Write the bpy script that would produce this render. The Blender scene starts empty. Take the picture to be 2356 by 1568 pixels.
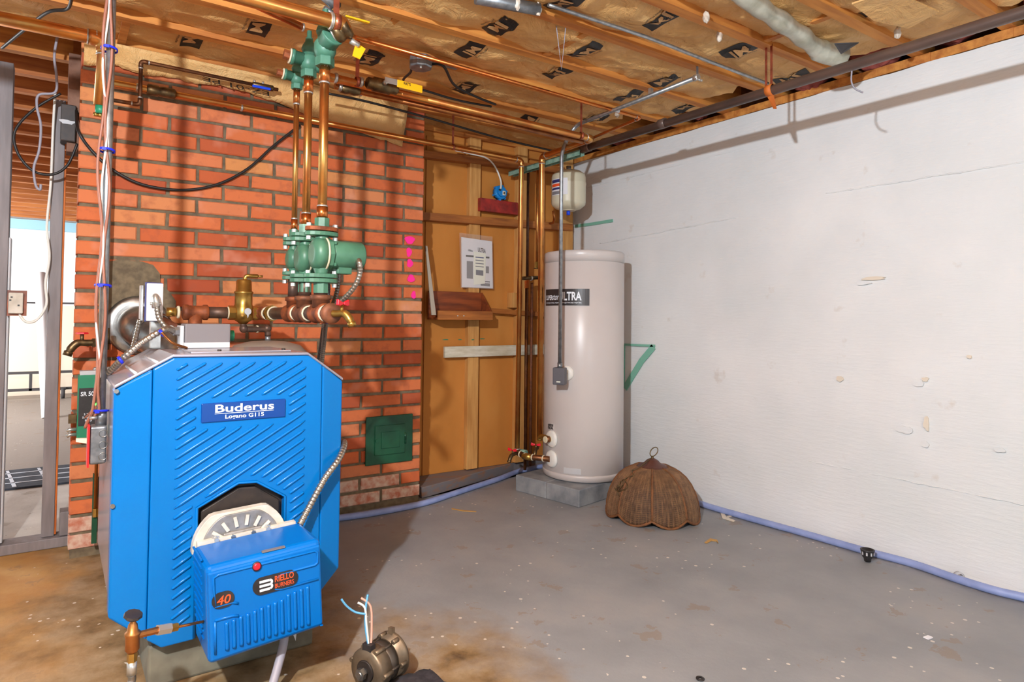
import bpy, math, random
from mathutils import Vector as V, Matrix, noise
random.seed(7)
scn = bpy.context.scene
COL = scn.collection
# ---------------------------------------------------------------- camera
CAMZ = 1.03
YAW, PIT, ROL = (math.radians(a) for a in (33.28, 1.486, -0.656))
F, CX, CY = 1482.6, 1101.2, 691.2
fw = V((math.sin(YAW)*math.cos(PIT), math.cos(YAW)*math.cos(PIT), math.sin(PIT)))
rt0 = V((math.cos(YAW), -math.sin(YAW), 0)); dn0 = fw.cross(rt0)
RT = math.cos(ROL)*rt0 + math.sin(ROL)*dn0
DN = -math.sin(ROL)*rt0 + math.cos(ROL)*dn0
CAM = V((0, 0, CAMZ))
cd = bpy.data.cameras.new('camera'); cam = bpy.data.objects.new('camera', cd); COL.objects.link(cam)
cd.sensor_width = 36; cd.lens = F/2356*36
cd.shift_x = (1178-CX)/2356; cd.shift_y = -(784-CY)/2356
cd.clip_start = .02
cam.matrix_world = Matrix(((RT.x, -DN.x, -fw.x, CAM.x), (RT.y, -DN.y, -fw.y, CAM.y), (RT.z, -DN.z, -fw.z, CAM.z), (0, 0, 0, 1)))
scn.camera = cam
def at(px, py, ax, val):
    """where the sight line through a pixel meets the plane axis=val (0 x, 1 y, 2 z)"""
    d = RT*((px-CX)/F) + DN*((py-CY)/F) + fw
    return CAM + d*((val-CAM[ax])/d[ax])
# ---------------------------------------------------------------- world, lights, exposure
w = bpy.data.worlds.new('world'); scn.world = w; w.use_nodes = True
w.node_tree.nodes['Background'].inputs[0].default_value = (.86, .94, 1.0, 1)
w.node_tree.nodes['Background'].inputs[1].default_value = .5
def lamp(name, kind, loc, energy, color=(1, 1, 1), size=.1, sizey=None, look=None):
    l = bpy.data.lights.new(name, kind); l.energy = energy; l.color = color
    if kind == 'AREA':
        l.size = size
        if sizey: l.shape = 'RECTANGLE'; l.size_y = sizey
    else: l.shadow_soft_size = size
    o = bpy.data.objects.new(name, l); COL.objects.link(o); o.location = loc
    if look is not None: o.rotation_euler = (V(look)-V(loc)).to_track_quat('-Z', 'Y').to_euler()
    return o
lamp('ceiling_bulb', 'POINT', (-.6, .25, 1.935), 262, (.85, .925, 1), .035)
lamp('room_fill', 'POINT', (.9, -1.1, 1.1), 34, (.88, .94, 1), .25)  # unseen soft fill added behind the camera, brightens the ceiling from below
lamp('far_window_daylight', 'AREA', (-3.2, 7.2, 1.5), 260, (.93, .97, 1), 2.0, 1.6, (0, 8.2, 1.1))
scn.view_settings.view_transform = 'Standard'; scn.view_settings.look = 'None'
scn.view_settings.gamma = 1; scn.view_settings.exposure = .5
try: scn.view_settings.use_curve_mapping = False
except Exception: pass
# ---------------------------------------------------------------- materials
def lin(c):
    c = [x/255 for x in c]
    return tuple((x/12.92 if x <= .04045 else ((x+.055)/1.055)**2.4) for x in c)+(1,)
MAT = {}
def nt(name):
    m = bpy.data.materials.new(name); m.use_nodes = True; MAT[name] = m
    t = m.node_tree; b = t.nodes['Principled BSDF']
    return m, t, b
def N(t, typ, **kw):
    n = t.nodes.new(typ)
    for k, v in kw.items():
        if k in n.inputs.keys(): n.inputs[k].default_value = v
        else: setattr(n, k, v)
    return n
def mixc(t, fac, a, b):
    n = t.nodes.new('ShaderNodeMix'); n.data_type = 'RGBA'
    for s, v in ((0, fac), (6, a), (7, b)):
        if isinstance(v, (tuple, list)): n.inputs[s].default_value = v
        elif isinstance(v, (int, float)): n.inputs[s].default_value = v
        else: t.links.new(v, n.inputs[s])
    return n.outputs[2]
def ramp(t, src, stops):
    r = t.nodes.new('ShaderNodeValToRGB'); e = r.color_ramp.elements
    while len(e) < len(stops): e.new(.5)
    for i, (p, c) in enumerate(stops):
        e[i].position = p; e[i].color = c if len(c) == 4 else lin(c)
    t.links.new(src, r.inputs[0]); return r.outputs[0]
def coords(t, scale=(1, 1, 1), obj=True):
    g = t.nodes.new('ShaderNodeNewGeometry') if not obj else t.nodes.new('ShaderNodeTexCoord')
    mp = t.nodes.new('ShaderNodeMapping'); mp.inputs['Scale'].default_value = scale
    t.links.new(g.outputs['Position' if not obj else 'Object'], mp.inputs[0]); return mp.outputs[0]
def nz(t, vec, scale, detail=4, rough=.55, dist=0):
    n = t.nodes.new('ShaderNodeTexNoise'); n.inputs['Scale'].default_value = scale
    n.inputs['Detail'].default_value = detail; n.inputs['Roughness'].default_value = rough; n.inputs['Distortion'].default_value = dist
    t.links.new(vec, n.inputs['Vector']); return n.outputs['Fac']
def bump(t, b, h, strength, dist=.01):
    n = t.nodes.new('ShaderNodeBump'); n.inputs['Strength'].default_value = strength; n.inputs['Distance'].default_value = dist
    t.links.new(h, n.inputs['Height']); t.links.new(n.outputs[0], b.inputs['Normal'])
def plain(name, c, rough=.5, metal=0, c2=None, scale=8, stretch=(1, 1, 1), bmp=0, lo=.35, hi=.65, spec=None):
    """a colour, optionally mottled with a second one"""
    m, t, b = nt(name)
    b.inputs['Roughness'].default_value = rough; b.inputs['Metallic'].default_value = metal
    if spec is not None: b.inputs['Specular IOR Level'].default_value = spec
    if c2 is None: b.inputs['Base Color'].default_value = lin(c)
    if c2 is not None or bmp:
        v = coords(t, stretch, obj=False); f = nz(t, v, scale)
        if c2 is not None: t.links.new(ramp(t, f, [(lo, c), (hi, c2)]), b.inputs['Base Color'])
        if bmp: bump(t, b, f, bmp, .004)
    return m
plain('copper', (205, 128, 72), .30, .95, (222, 165, 92), 9, bmp=.05)
plain('copper_orange', (226, 118, 60), .27, .95, (205, 140, 78), 10)
plain('copper_brown', (150, 88, 50), .38, .9, (190, 125, 70), 14)
plain('copper_dark', (96, 66, 48), .45, .85, (140, 92, 60), 16)
plain('copper_strap', (196, 110, 84), .4, .8, (150, 80, 60), 30)
plain('brass', (196, 158, 82), .33, .9, (168, 128, 62), 20)
plain('brass_old', (128, 104, 70), .42, .85, (88, 72, 52), 30)
plain('black_iron', (84, 66, 58), .48, .55, (112, 84, 68), 25, bmp=.1)
plain('rust', (158, 84, 44), .62, .35, (112, 58, 34), 30, bmp=.15)
plain('rust_dark', (104, 66, 48), .6, .4, (140, 84, 54), 34, bmp=.15)
plain('solder', (206, 202, 196), .35, .7, (168, 160, 150), 60)
plain('pipe_dope', (222, 208, 176), .7)
plain('pump_green', (76, 124, 98), .42, 0, (64, 108, 84), 18)
plain('valve_green', (78, 130, 108), .45, 0, (62, 112, 90), 20)
plain('bolt_zinc', (206, 204, 198), .3, .8)
plain('steel', (178, 176, 172), .3, .9, (140, 138, 134), 20)
plain('galvanised', (176, 180, 182), .38, .85, (146, 150, 154), 40)
plain('galv_box', (150, 154, 158), .42, .75, (122, 126, 130), 40)
plain('armor', (172, 162, 150), .33, .9)
plain('armor_dark', (120, 112, 106), .33, .9)
plain('boiler_blue', (0, 110, 186), .26, 0, (0, 106, 181), 3, spec=.3)
plain('burner_blue', (0, 105, 186), .28, 0, (0, 100, 181), 4, spec=.3)
plain('boiler_grey', (168, 162, 172), .22, .35, (150, 146, 154), 2, (1, 1, .3))
plain('label_navy', (0, 62, 140), .3)
plain('white_print', (236, 240, 246), .5)
plain('black_print', (34, 30, 28), .6)
plain('orange_print', (240, 86, 40), .5)
plain('red_paint', (168, 44, 36), .5, 0, (120, 34, 30), 20)
plain('red_plastic', (226, 30, 48), .35)
plain('red_plate', (226, 34, 34), .4)
plain('black_plastic', (36, 34, 36), .45, 0, (48, 44, 44), 40)
plain('black_metal', (44, 38, 36), .5, .2, (58, 48, 42), 30)
plain('fibre_white', (216, 208, 194), .7, 0, (190, 180, 164), 20)
plain('cast_alu', (168, 164, 160), .45, .6, (140, 136, 130), 30)
plain('control_grey', (116, 110, 112), .55)
plain('control_dark', (88, 86, 92), .5)
plain('light_grey', (190, 190, 192), .45)
plain('cover_white', (214, 208, 208), .45)
plain('navy_edge', (48, 54, 110), .5)
plain('expansion_grey', (150, 136, 122), .5)
plain('cream', (214, 206, 180), .38)
plain('tank_skin', (206, 198, 194), .32, 0, (200, 191, 187), 2)
plain('tank_black', (52, 46, 46), .35)
plain('white_plastic', (232, 228, 220), .4)
plain('blue_plastic', (20, 130, 205), .4)
plain('blue_tie', (24, 44, 220), .4)
plain('blue_cap', (20, 70, 220), .4)
plain('yellow_handle', (244, 180, 20), .4)
plain('green_dark', (22, 84, 54), .42, 0, (14, 62, 40), 8)
plain('controller_green', (32, 128, 92), .45)
plain('verdigris', (150, 182, 164), .65, .1, (110, 150, 132), 30)
plain('wire_brown', (146, 92, 72), .5)
plain('wire_white', (226, 222, 212), .5)
plain('wire_grey', (150, 146, 156), .5)
plain('wire_black', (30, 26, 24), .5)
plain('wire_blue', (90, 160, 200), .5)
plain('wire_pink', (214, 160, 140), .5)
plain('hose_blue', (150, 164, 212), .5, 0, (132, 148, 196), 12)
plain('pipe_iron_dark', (96, 82, 78), .36, .45, (118, 98, 88), 16, (1, .3, 1))
plain('paper_white', (232, 230, 234), .7)
plain('paper_tag', (228, 226, 210), .7)
plain('print_grey', (130, 128, 132), .7)
plain('wood_stud', (214, 160, 92), .65, 0, (188, 130, 66), 6, (6, 6, .6), bmp=.08)
plain('wood_batten', (176, 106, 44), .65, 0, (140, 80, 32), 7, (.6, 6, 6), bmp=.1)
plain('wood_joist', (214, 144, 66), .7, 0, (178, 106, 44), 5, (.5, 6, 6), bmp=.08)
plain('wood_far', (206, 128, 66), .7, 0, (166, 92, 44), 5, (.5, 6, 6))
plain('wood_tray', (150, 72, 28), .5, 0, (104, 46, 18), 6, (.6, 5, 5), bmp=.1)
plain('wood_orange', (210, 112, 40), .65, 0, (180, 90, 30), 7)
plain('wood_white', (220, 214, 196), .65, 0, (196, 186, 160), 10, (1, 1, 4), bmp=.1)
plain('post_grey', (134, 126, 126), .6, 0, (116, 108, 108), 8, (4, 4, .5), bmp=.05)
plain('block_wood', (150, 108, 86), .75, 0, (110, 74, 56), 12, bmp=.2)
plain('deck_wood', (120, 72, 36), .8, 0, (84, 48, 24), 4, (.6, 5, 5))
plain('fibre_pink', (164, 84, 74), .9, 0, (120, 54, 46), 24, bmp=.4)
plain('fibre_foil', (206, 206, 190), .3, .4, (168, 168, 150), 14, bmp=.3)
plain('fibre_tuft', (224, 214, 200), .9, 0, (190, 170, 150), 40, bmp=.4)
plain('grey_sill', (120, 114, 116), .6, 0, (156, 104, 62), 7, (1, 6, 6), lo=.5, hi=.72, bmp=.1)
plain('trim_taupe', (118, 106, 94), .8)
plain('block_grey', (150, 152, 154), .8, 0, (112, 116, 122), 9, bmp=.3)
plain('pad_concrete', (122, 118, 102), .85, 0, (92, 86, 72), 8, bmp=.3)
plain('rattan', (62, 46, 34), .7, 0, (50, 36, 26), 20)
plain('cane', (142, 104, 70), .6, 0, (112, 80, 54), 30)
plain('rattan_edge', (128, 80, 42), .7, 0, (100, 62, 34), 40)
plain('lamp_cap', (86, 50, 40), .4)
plain('lamp_chain', (110, 90, 60), .4, .7)
plain('motor_case', (140, 122, 100), .45, .65, (112, 96, 78), 18, bmp=.1)
plain('motor_band', (98, 88, 78), .45, .6, (80, 70, 62), 20)
plain('rug_black', (38, 34, 38), .95, 0, (56, 50, 54), 50, bmp=.5)
plain('mat_black', (70, 74, 84), .9, 0, (52, 56, 66), 30)
plain('mat_line', (226, 230, 238), .8)
plain('far_white', (246, 246, 246), .8)
plain('far_cream', (238, 222, 200), .8)
plain('far_blue', (160, 206, 224), .7)
plain('dull_mark', (70, 66, 66), .8)
plain('tape_green', (128, 188, 166), .7)
plain('spray_pink', (255, 36, 150), .6)
plain('paint_chip', (226, 214, 196), .7)
plain('straw', (190, 146, 80), .7)
plain('clear_tube', (168, 156, 140), .2)
def glow(name, c, s):
    m, t, b = nt(name); b.inputs['Base Color'].default_value = lin(c)
    b.inputs['Emission Color'].default_value = lin(c); b.inputs['Emission Strength'].default_value = s
glow('led_green', (40, 255, 40), 14)
m, t, b = nt('bag_film'); b.inputs['Base Color'].default_value = lin((220, 210, 200)); b.inputs['Roughness'].default_value = .2
b.inputs['Alpha'].default_value = .12
# brick: every brick its own tone, soot and lime stains on top
m, t, b = nt('brick')
oi = t.nodes.new('ShaderNodeObjectInfo'); v = coords(t, obj=False)
base = ramp(t, oi.outputs['Random'], [(0, (166, 74, 42)), (.25, (198, 98, 52)), (.6, (208, 112, 64)), (.85, (204, 122, 80)), (1, (208, 136, 78))])
n1 = nz(t, v, 22, 5); n2 = nz(t, v, 5, 3)
c = mixc(t, ramp(t, n1, [(.52, (0, 0, 0, 1)), (.72, (.45, .45, .45, 1))]), base, lin((152, 78, 54)))
c = mixc(t, ramp(t, n2, [(.56, (0, 0, 0, 1)), (.75, (.6, .6, .6, 1))]), c, lin((222, 158, 132)))
t.links.new(c, b.inputs['Base Color']); b.inputs['Roughness'].default_value = .85; bump(t, b, n1, .35, .006)
plain('mortar', (124, 108, 84), .95, 0, (96, 84, 66), 30, bmp=.4)
plain('brick_lime', (214, 190, 170), .9, 0, (186, 110, 84), 24, bmp=.3)
# white painted concrete wall
m, t, b = nt('wall_white'); v = coords(t, obj=False); v2 = coords(t, (1, .5, 3), obj=False)
n1 = nz(t, v, 1.6, 5); n2 = nz(t, v2, 30, 4); n3 = nz(t, v, 9, 6)
c = ramp(t, n1, [(.3, (218, 221, 221)), (.5, (226, 227, 227)), (.7, (234, 234, 233))])
c = mixc(t, ramp(t, n3, [(.66, (0, 0, 0, 1)), (.74, (.5, .5, .5, 1))]), c, lin((206, 196, 186)))
t.links.new(c, b.inputs['Base Color']); b.inputs['Roughness'].default_value = .8
ad = t.nodes.new('ShaderNodeMath'); ad.operation = 'ADD'; t.links.new(n2, ad.inputs[0]); t.links.new(n3, ad.inputs[1]); bump(t, b, ad.outputs[0], .22, .012)
# brown fibreboard
m, t, b = nt('fibreboard'); v = coords(t, (1, 1, .6), obj=False)
n1 = nz(t, v, 2.2, 4); n2 = nz(t, v, 60, 3)
t.links.new(ramp(t, n1, [(.3, (180, 112, 42)), (.55, (196, 126, 52)), (.75, (206, 140, 66))]), b.inputs['Base Color'])
b.inputs['Roughness'].default_value = .8; bump(t, b, n2, .1, .004)
# kraft paper
m, t, b = nt('kraft'); v = coords(t, obj=False)
n1 = nz(t, v, 4, 4); n2 = nz(t, v, 70, 2)
t.links.new(ramp(t, n1, [(.3, (208, 156, 92)), (.55, (222, 174, 110)), (.75, (228, 186, 126))]), b.inputs['Base Color'])
b.inputs['Roughness'].default_value = .62; bump(t, b, nz(t, v, 9, 6, .62, .8), .9, .03)
plain('kraft_plain', (192, 148, 98), .65)
# floor: worn grey paint on the right, bare stained concrete round the boiler
m, t, b = nt('floor_concrete'); v = coords(t, obj=False)
sx = t.nodes.new('ShaderNodeSeparateXYZ'); t.links.new(v, sx.inputs[0])
def mth(op, a, bb):
    n = t.nodes.new('ShaderNodeMath'); n.operation = op
    for i, q in enumerate((a, bb)):
        if isinstance(q, (int, float)): n.inputs[i].default_value = q
        else: t.links.new(q, n.inputs[i])
    return n.outputs[0]
def cl(a): n = t.nodes.new('ShaderNodeClamp'); t.links.new(a, n.inputs[0]); return n.outputs[0]
big = nz(t, v, 2.1, 6, .62); mid = nz(t, v, 7, 6, .65); fine = nz(t, v, 30, 5, .6)
grey = ramp(t, nz(t, v, 3.2, 5), [(.3, (132, 134, 137)), (.55, (145, 146, 148)), (.75, (155, 153, 152))])
bare = ramp(t, mid, [(.28, (84, 62, 38)), (.45, (134, 108, 74)), (.6, (156, 134, 104)), (.78, (188, 160, 120))])
ochre = ramp(t, nz(t, v, 5, 4), [(.3, (176, 120, 52)), (.7, (206, 160, 92))])
pale = ramp(t, nz(t, v, 4, 4), [(.3, (186, 176, 166)), (.7, (214, 206, 196))])
edge = mth('ADD', mth('SUBTRACT', sx.outputs[0], mth('MULTIPLY', sx.outputs[1], -.18)), mth('MULTIPLY', mth('SUBTRACT', big, .5), 1.5))
fb = ramp(t, edge, [(0, (1, 1, 1, 1)), (1, (0, 0, 0, 1))])
e = [n for n in t.nodes if n.bl_idname == 'ShaderNodeValToRGB'][-1].color_ramp.elements; e[0].position = .98; e[1].position = 1.38
# ramp input is clamped 0..1, so rescale
sc = mth('MULTIPLY', edge, .5); t.links.new(sc, [n for n in t.nodes if n.bl_idname == 'ShaderNodeValToRGB'][-1].inputs[0]); e[0].position = .56; e[1].position = .76
c = mixc(t, fb, grey, bare)
wob = mth('MULTIPLY', mth('SUBTRACT', big, .5), .9)
oc = mth('MULTIPLY', cl(mth('MULTIPLY', mth('SUBTRACT', mth('ADD', .12, wob), sx.outputs[0]), 5)), cl(mth('MULTIPLY', mth('SUBTRACT', mth('ADD', sx.outputs[1], wob), 2.15), 2.2)))
c = mixc(t, mth('MULTIPLY', oc, .8), c, ochre)
far = mth('GREATER_THAN', sx.outputs[1], 3.45)
fl = mth('MULTIPLY', far, mth('LESS_THAN', sx.outputs[0], .6))
c = mixc(t, fl, c, pale)
c = mixc(t, mth('MULTIPLY', fl, mth('GREATER_THAN', sx.outputs[1], 5.2)), c, lin((146, 134, 124)))
we = mth('MULTIPLY', cl(mth('MULTIPLY', mth('ADD', mth('SUBTRACT', sx.outputs[0], 3.02), mth('MULTIPLY', mth('SUBTRACT', mid, .5), .4)), 12)), mth('LESS_THAN', sx.outputs[1], 2.0))
c = mixc(t, mth('MULTIPLY', we, .85), c, lin((214, 204, 196)))
sp = t.nodes.new('ShaderNodeTexVoronoi'); sp.inputs['Scale'].default_value = 21; t.links.new(v, sp.inputs['Vector'])
spm = mth('MULTIPLY', mth('LESS_THAN', sp.outputs['Distance'], mth('MULTIPLY', nz(t, v, 12, 2), .22)), mth('GREATER_THAN', nz(t, v, 2.5, 3), .52))
c = mixc(t, mth('MULTIPLY', spm, .8), c, lin((222, 212, 200)))
stn = mth('MULTIPLY', mth('GREATER_THAN', mid, .62), .45)
c = mixc(t, stn, c, lin((136, 112, 84)))
t.links.new(c, b.inputs['Base Color']); b.inputs['Roughness'].default_value = .55
bump(t, b, mth('ADD', mid, mth('MULTIPLY', fine, .4)), .25, .01)
# ---------------------------------------------------------------- mesh helpers
W = {}          # object -> world position of its origin
def frame(ax):
    ax = V(ax).normalized(); u = ax.orthogonal().normalized(); return u, ax.cross(u).normalized(), ax
class MB:
    """collects shapes in world coordinates; build() links them as ONE mesh object"""
    def __init__(s): s.v = []; s.f = []; s.sm = []
    def add(s, vs, fs, smooth=False):
        o = len(s.v); s.v += [V(q) for q in vs]
        for f in fs: s.f.append([i+o for i in f]); s.sm.append(smooth)
        return s
    def box(s, x0, x1, y0, y1, z0, z1):
        vs = [(x, y, z) for z in (z0, z1) for y in (y0, y1) for x in (x0, x1)]
        return s.add(vs, [(0, 2, 3, 1), (4, 5, 7, 6), (0, 1, 5, 4), (2, 6, 7, 3), (0, 4, 6, 2), (1, 3, 7, 5)])
    def obox(s, c, size, X, Y, Z):
        c, X, Y, Z = V(c), V(X).normalized(), V(Y).normalized(), V(Z).normalized(); a, b, d = (q/2 for q in size)
        vs = [c+X*(a*i)+Y*(b*j)+Z*(d*k) for k in (-1, 1) for j in (-1, 1) for i in (-1, 1)]
        return s.add(vs, [(0, 2, 3, 1), (4, 5, 7, 6), (0, 1, 5, 4), (2, 6, 7, 3), (0, 4, 6, 2), (1, 3, 7, 5)])
    def lathe(s, prof, o, ax=(0, 0, 1), n=20, smooth=True, caps=True, u=None):
        o = V(o); U, Wv, A = frame(ax)
        if u is not None: U = V(u).normalized(); Wv = A.cross(U)
        m = len(prof); vs = []
        for r, h in prof:
            for i in range(n):
                a = 2*math.pi*i/n; vs.append(o+A*h+U*(r*math.cos(a))+Wv*(r*math.sin(a)))
        fs = [(k*n+i, k*n+(i+1) % n, (k+1)*n+(i+1) % n, (k+1)*n+i) for k in range(m-1) for i in range(n)]
        s.add(vs, fs, smooth)
        if caps:
            o2 = len(s.v)-len(vs)
            s.f += [[o2+i for i in range(n-1, -1, -1)], [o2+(m-1)*n+i for i in range(n)]]; s.sm += [False, False]
        return s
    def cyl(s, p0, p1, r, r1=None, n=16, smooth=True):
        p0, p1 = V(p0), V(p1); L = (p1-p0).length
        return s.lathe([(r, 0), (r if r1 is None else r1, L)], p0, p1-p0, n, smooth)
    def hexa(s, p0, p1, r, n=6): return s.cyl(p0, p1, r, n=n, smooth=False)
    def tube(s, pts, r, n=10, caps=True, closed=False):
        P = [V(p) for p in pts]; k = len(P); rr = r if isinstance(r, (list, tuple)) else [r]*k
        T = []
        for i in range(k):
            a = P[i-1] if (i or closed) else P[i]; b = P[(i+1) % k] if (i < k-1 or closed) else P[i]
            T.append((b-a).normalized())
        U = T[0].orthogonal().normalized(); vs = []
        for i in range(k):
            U = (U-T[i]*U.dot(T[i])).normalized(); B = T[i].cross(U)
            for j in range(n):
                a = 2*math.pi*j/n; vs.append(P[i]+U*(rr[i]*math.cos(a))+B*(rr[i]*math.sin(a)))
        m = k if closed else k-1
        fs = [(i*n+j, i*n+(j+1) % n, ((i+1) % k)*n+(j+1) % n, ((i+1) % k)*n+j) for i in range(m) for j in range(n)]
        s.add(vs, fs, True)
        if caps and not closed:
            o = len(s.v)-len(vs); s.f += [[o+j for j in range(n-1, -1, -1)], [o+(k-1)*n+j for j in range(n)]]; s.sm += [False, False]
        return s
    def prism(s, poly, ext):
        P = [V(p) for p in poly]; e = V(ext); n = len(P)
        return s.add(P+[p+e for p in P], [list(range(n))[::-1], [n+i for i in range(n)]]+[(i, (i+1) % n, n+(i+1) % n, n+i) for i in range(n)])
    def ball(s, c, r, n=12, sc=(1, 1, 1)):
        c = V(c); vs = []; m = n//2
        for k in range(m+1):
            p = math.pi*k/m
            for i in range(n):
                a = 2*math.pi*i/n; vs.append(c+V((r*sc[0]*math.sin(p)*math.cos(a), r*sc[1]*math.sin(p)*math.sin(a), r*sc[2]*math.cos(p))))
        return s.add(vs, [(k*n+i, (k+1)*n+i, (k+1)*n+(i+1) % n, k*n+(i+1) % n) for k in range(m) for i in range(n)], True)
    def flat(s, poly, ext=None):
        n = len(poly); return s.add(poly, [list(range(n))])
    def build(s, name, mat, parent=None, bevel=0, seg=2, label=None, kind=None):
        if parent is not None: O = W[parent]
        else:
            xs = [q.x for q in s.v]; ys = [q.y for q in s.v]
            O = V(((min(xs)+max(xs))/2, (min(ys)+max(ys))/2, min(q.z for q in s.v)))
        me = bpy.data.meshes.new(name); me.from_pydata([q-O for q in s.v], [], s.f); me.update()
        me.polygons.foreach_set('use_smooth', s.sm)
        me.materials.append(MAT[mat])
        o = bpy.data.objects.new(name, me); COL.objects.link(o); W[o] = O
        if parent is not None: o.parent = parent
        else: o.location = O
        if bevel:
            b = o.modifiers.new('bevel', 'BEVEL'); b.width = bevel; b.segments = seg; b.limit_method = 'ANGLE'; b.angle_limit = math.radians(35)
        if label: o['label'] = label
        if kind: o['kind'] = kind
        return o
def tag(o, label=None, cat=None, group=None, kind=None):
    if label: o['label'] = label
    if cat: o['category'] = cat
    if group: o['group'] = group
    if kind: o['kind'] = kind
    return o
def thing(name, loc, label, cat, group=None):
    o = bpy.data.objects.new(name, None); COL.objects.link(o); o.location = V(loc); o.empty_display_size = .05; W[o] = V(loc)
    return tag(o, label, cat, group)
def struct(o): o['kind'] = 'structure'; return o
def sroot(name, loc=(0, 0, 0)):
    o = bpy.data.objects.new(name, None); COL.objects.link(o); o.location = V(loc); W[o] = V(loc); o.empty_display_size = .05
    o['kind'] = 'structure'; return o
def child(name, me, parent, loc=(0, 0, 0), rot=None, scale=None):
    """an object that shares mesh data, placed at a world position under its parent"""
    o = bpy.data.objects.new(name, me); COL.objects.link(o); o.parent = parent; o.location = V(loc)-W[parent]; W[o] = V(loc)
    if rot: o.rotation_euler = rot
    if scale: o.scale = scale
    return o
def copy_tree(o, parent=None):
    c = o.copy(); COL.objects.link(c); c.parent = parent
    for ch in list(o.children): copy_tree(ch, c)
    return c
def smoothpts(P, k=6, closed=False):
    """Catmull-Rom through the points"""
    P = [V(p) for p in P]; out = []; n = len(P)
    for i in range(n-1):
        p0 = P[max(i-1, 0)]; p1 = P[i]; p2 = P[i+1]; p3 = P[min(i+2, n-1)]
        for j in range(k):
            u = j/k
            out.append(.5*((2*p1)+(p2-p0)*u+(2*p0-5*p1+4*p2-p3)*u*u+(3*p1-p0-3*p2+p3)*u**3))
    out.append(P[-1]); return out
def bend(P, r, k=6):
    """round the corners of a polyline with radius r"""
    P = [V(p) for p in P]; out = [P[0]]
    for i in range(1, len(P)-1):
        a = (P[i-1]-P[i]).normalized(); b = (P[i+1]-P[i]).normalized()
        p, q = P[i]+a*r, P[i]+b*r
        for j in range(k+1):
            u = j/k; out.append(p*(1-u)**2+P[i]*(2*u*(1-u))+q*u*u)
    out.append(P[-1]); return out
def armored(pts, r, pitch=.011):
    """ribbed flexible conduit: radius ripples along the length"""
    P = [V(p) for p in pts]; L = [0]
    for a, b in zip(P, P[1:]): L.append(L[-1]+(b-a).length)
    n = max(8, int(L[-1]/pitch*4)); Q = []; R = []; k = 0
    for i in range(n+1):
        d = L[-1]*i/n
        while k < len(L)-2 and L[k+1] < d: k += 1
        u = (d-L[k])/max(1e-9, L[k+1]-L[k]); Q.append(P[k].lerp(P[k+1], u)); R.append(r*(1+.10*math.cos(i*math.pi/2)))
    return MB().tube(Q, R, 10)
TXT = {}
def textmesh(s, bold=0, align='CENTER', shear=0):
    k = (s, bold, align, shear)
    if k not in TXT:
        c = bpy.data.curves.new('t', 'FONT'); c.body = s; c.size = 1; c.align_x = align; c.offset = bold; c.resolution_u = 3; c.shear = shear
        o = bpy.data.objects.new('t', c); me = bpy.data.meshes.new_from_object(o)
        TXT[k] = ([tuple(q.co) for q in me.vertices], [tuple(p.vertices) for p in me.polygons])
        bpy.data.objects.remove(o); bpy.data.curves.remove(c); bpy.data.meshes.remove(me)
    return TXT[k]
def text(s, o, X, Y, h, mat, parent, width=None, bold=0, align='CENTER', name='lettering', shear=0, lift=.0006, fn=None):
    """flat lettering: cap height h at origin o, along X, up Y; width fits the line"""
    vs, fs = textmesh(s, bold, align, shear); X = V(X).normalized(); Y = V(Y).normalized(); Z = X.cross(Y); o = V(o)
    xs = [q[0] for q in vs]; k = h/.69; kx = k if not width else width/max(1e-6, max(xs)-min(xs))
    if fn is None: pts = [o+X*(q[0]*kx)+Y*(q[1]*k)+Z*lift for q in vs]
    else: pts = [fn(q[0]*kx, q[1]*k) for q in vs]
    return MB().add(pts, fs).build(name, mat, parent)
def ring(p, ax, r, w, mat, parent, name='solder_ring', n=14):
    ax = V(ax).normalized(); return MB().lathe([(r*1.0, -w/2), (r*1.12, -w/4), (r*1.12, w/4), (r, w/2)], p, ax, n).build(name, mat, parent)
# ================================================================ the room
XW, YC, YB, ZT, ZJ = 3.094, 3.204, 3.50, 2.14, 2.18      # right wall, chimney face, back wall, wall top, joist underside
PX = V((1, 0, 0)); PY = V((0, 1, 0)); PZ = V((0, 0, 1))
struct(MB().box(-4, XW+.2, -2.5, 10.2, -.12, 0).build('floor', 'floor_concrete'))
# ---- right wall: uneven painted concrete
mb = MB(); ny, nzv = 120, 44; y0, y1 = -2.5, 3.62
vs = []
for j in range(nzv+1):
    for i in range(ny+1):
        y = y0+(y1-y0)*i/ny; z = ZT*j/nzv
        h = .006*noise.noise(V((y*1.3, z*1.3, 3)))+.004*noise.noise(V((y*5, z*9, 7)))
        h += .012*max(0, .16-z)/.16*(.5+noise.noise(V((y*6, z*20, 1))))
        zz = z if j < nzv else z+.006*noise.noise(V((y*7, 0, 2)))
        vs.append((XW-h-.002, y, zz))
n = ny+1
mb.add(vs, [(j*n+i, (j+1)*n+i, (j+1)*n+i+1, j*n+i+1) for j in range(nzv) for i in range(ny)], True)
mb.box(XW+.02, XW+.2, y0, y1, 0, ZT-.004)
wall_r = struct(mb.build('wall_right', 'wall_white'))
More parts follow.
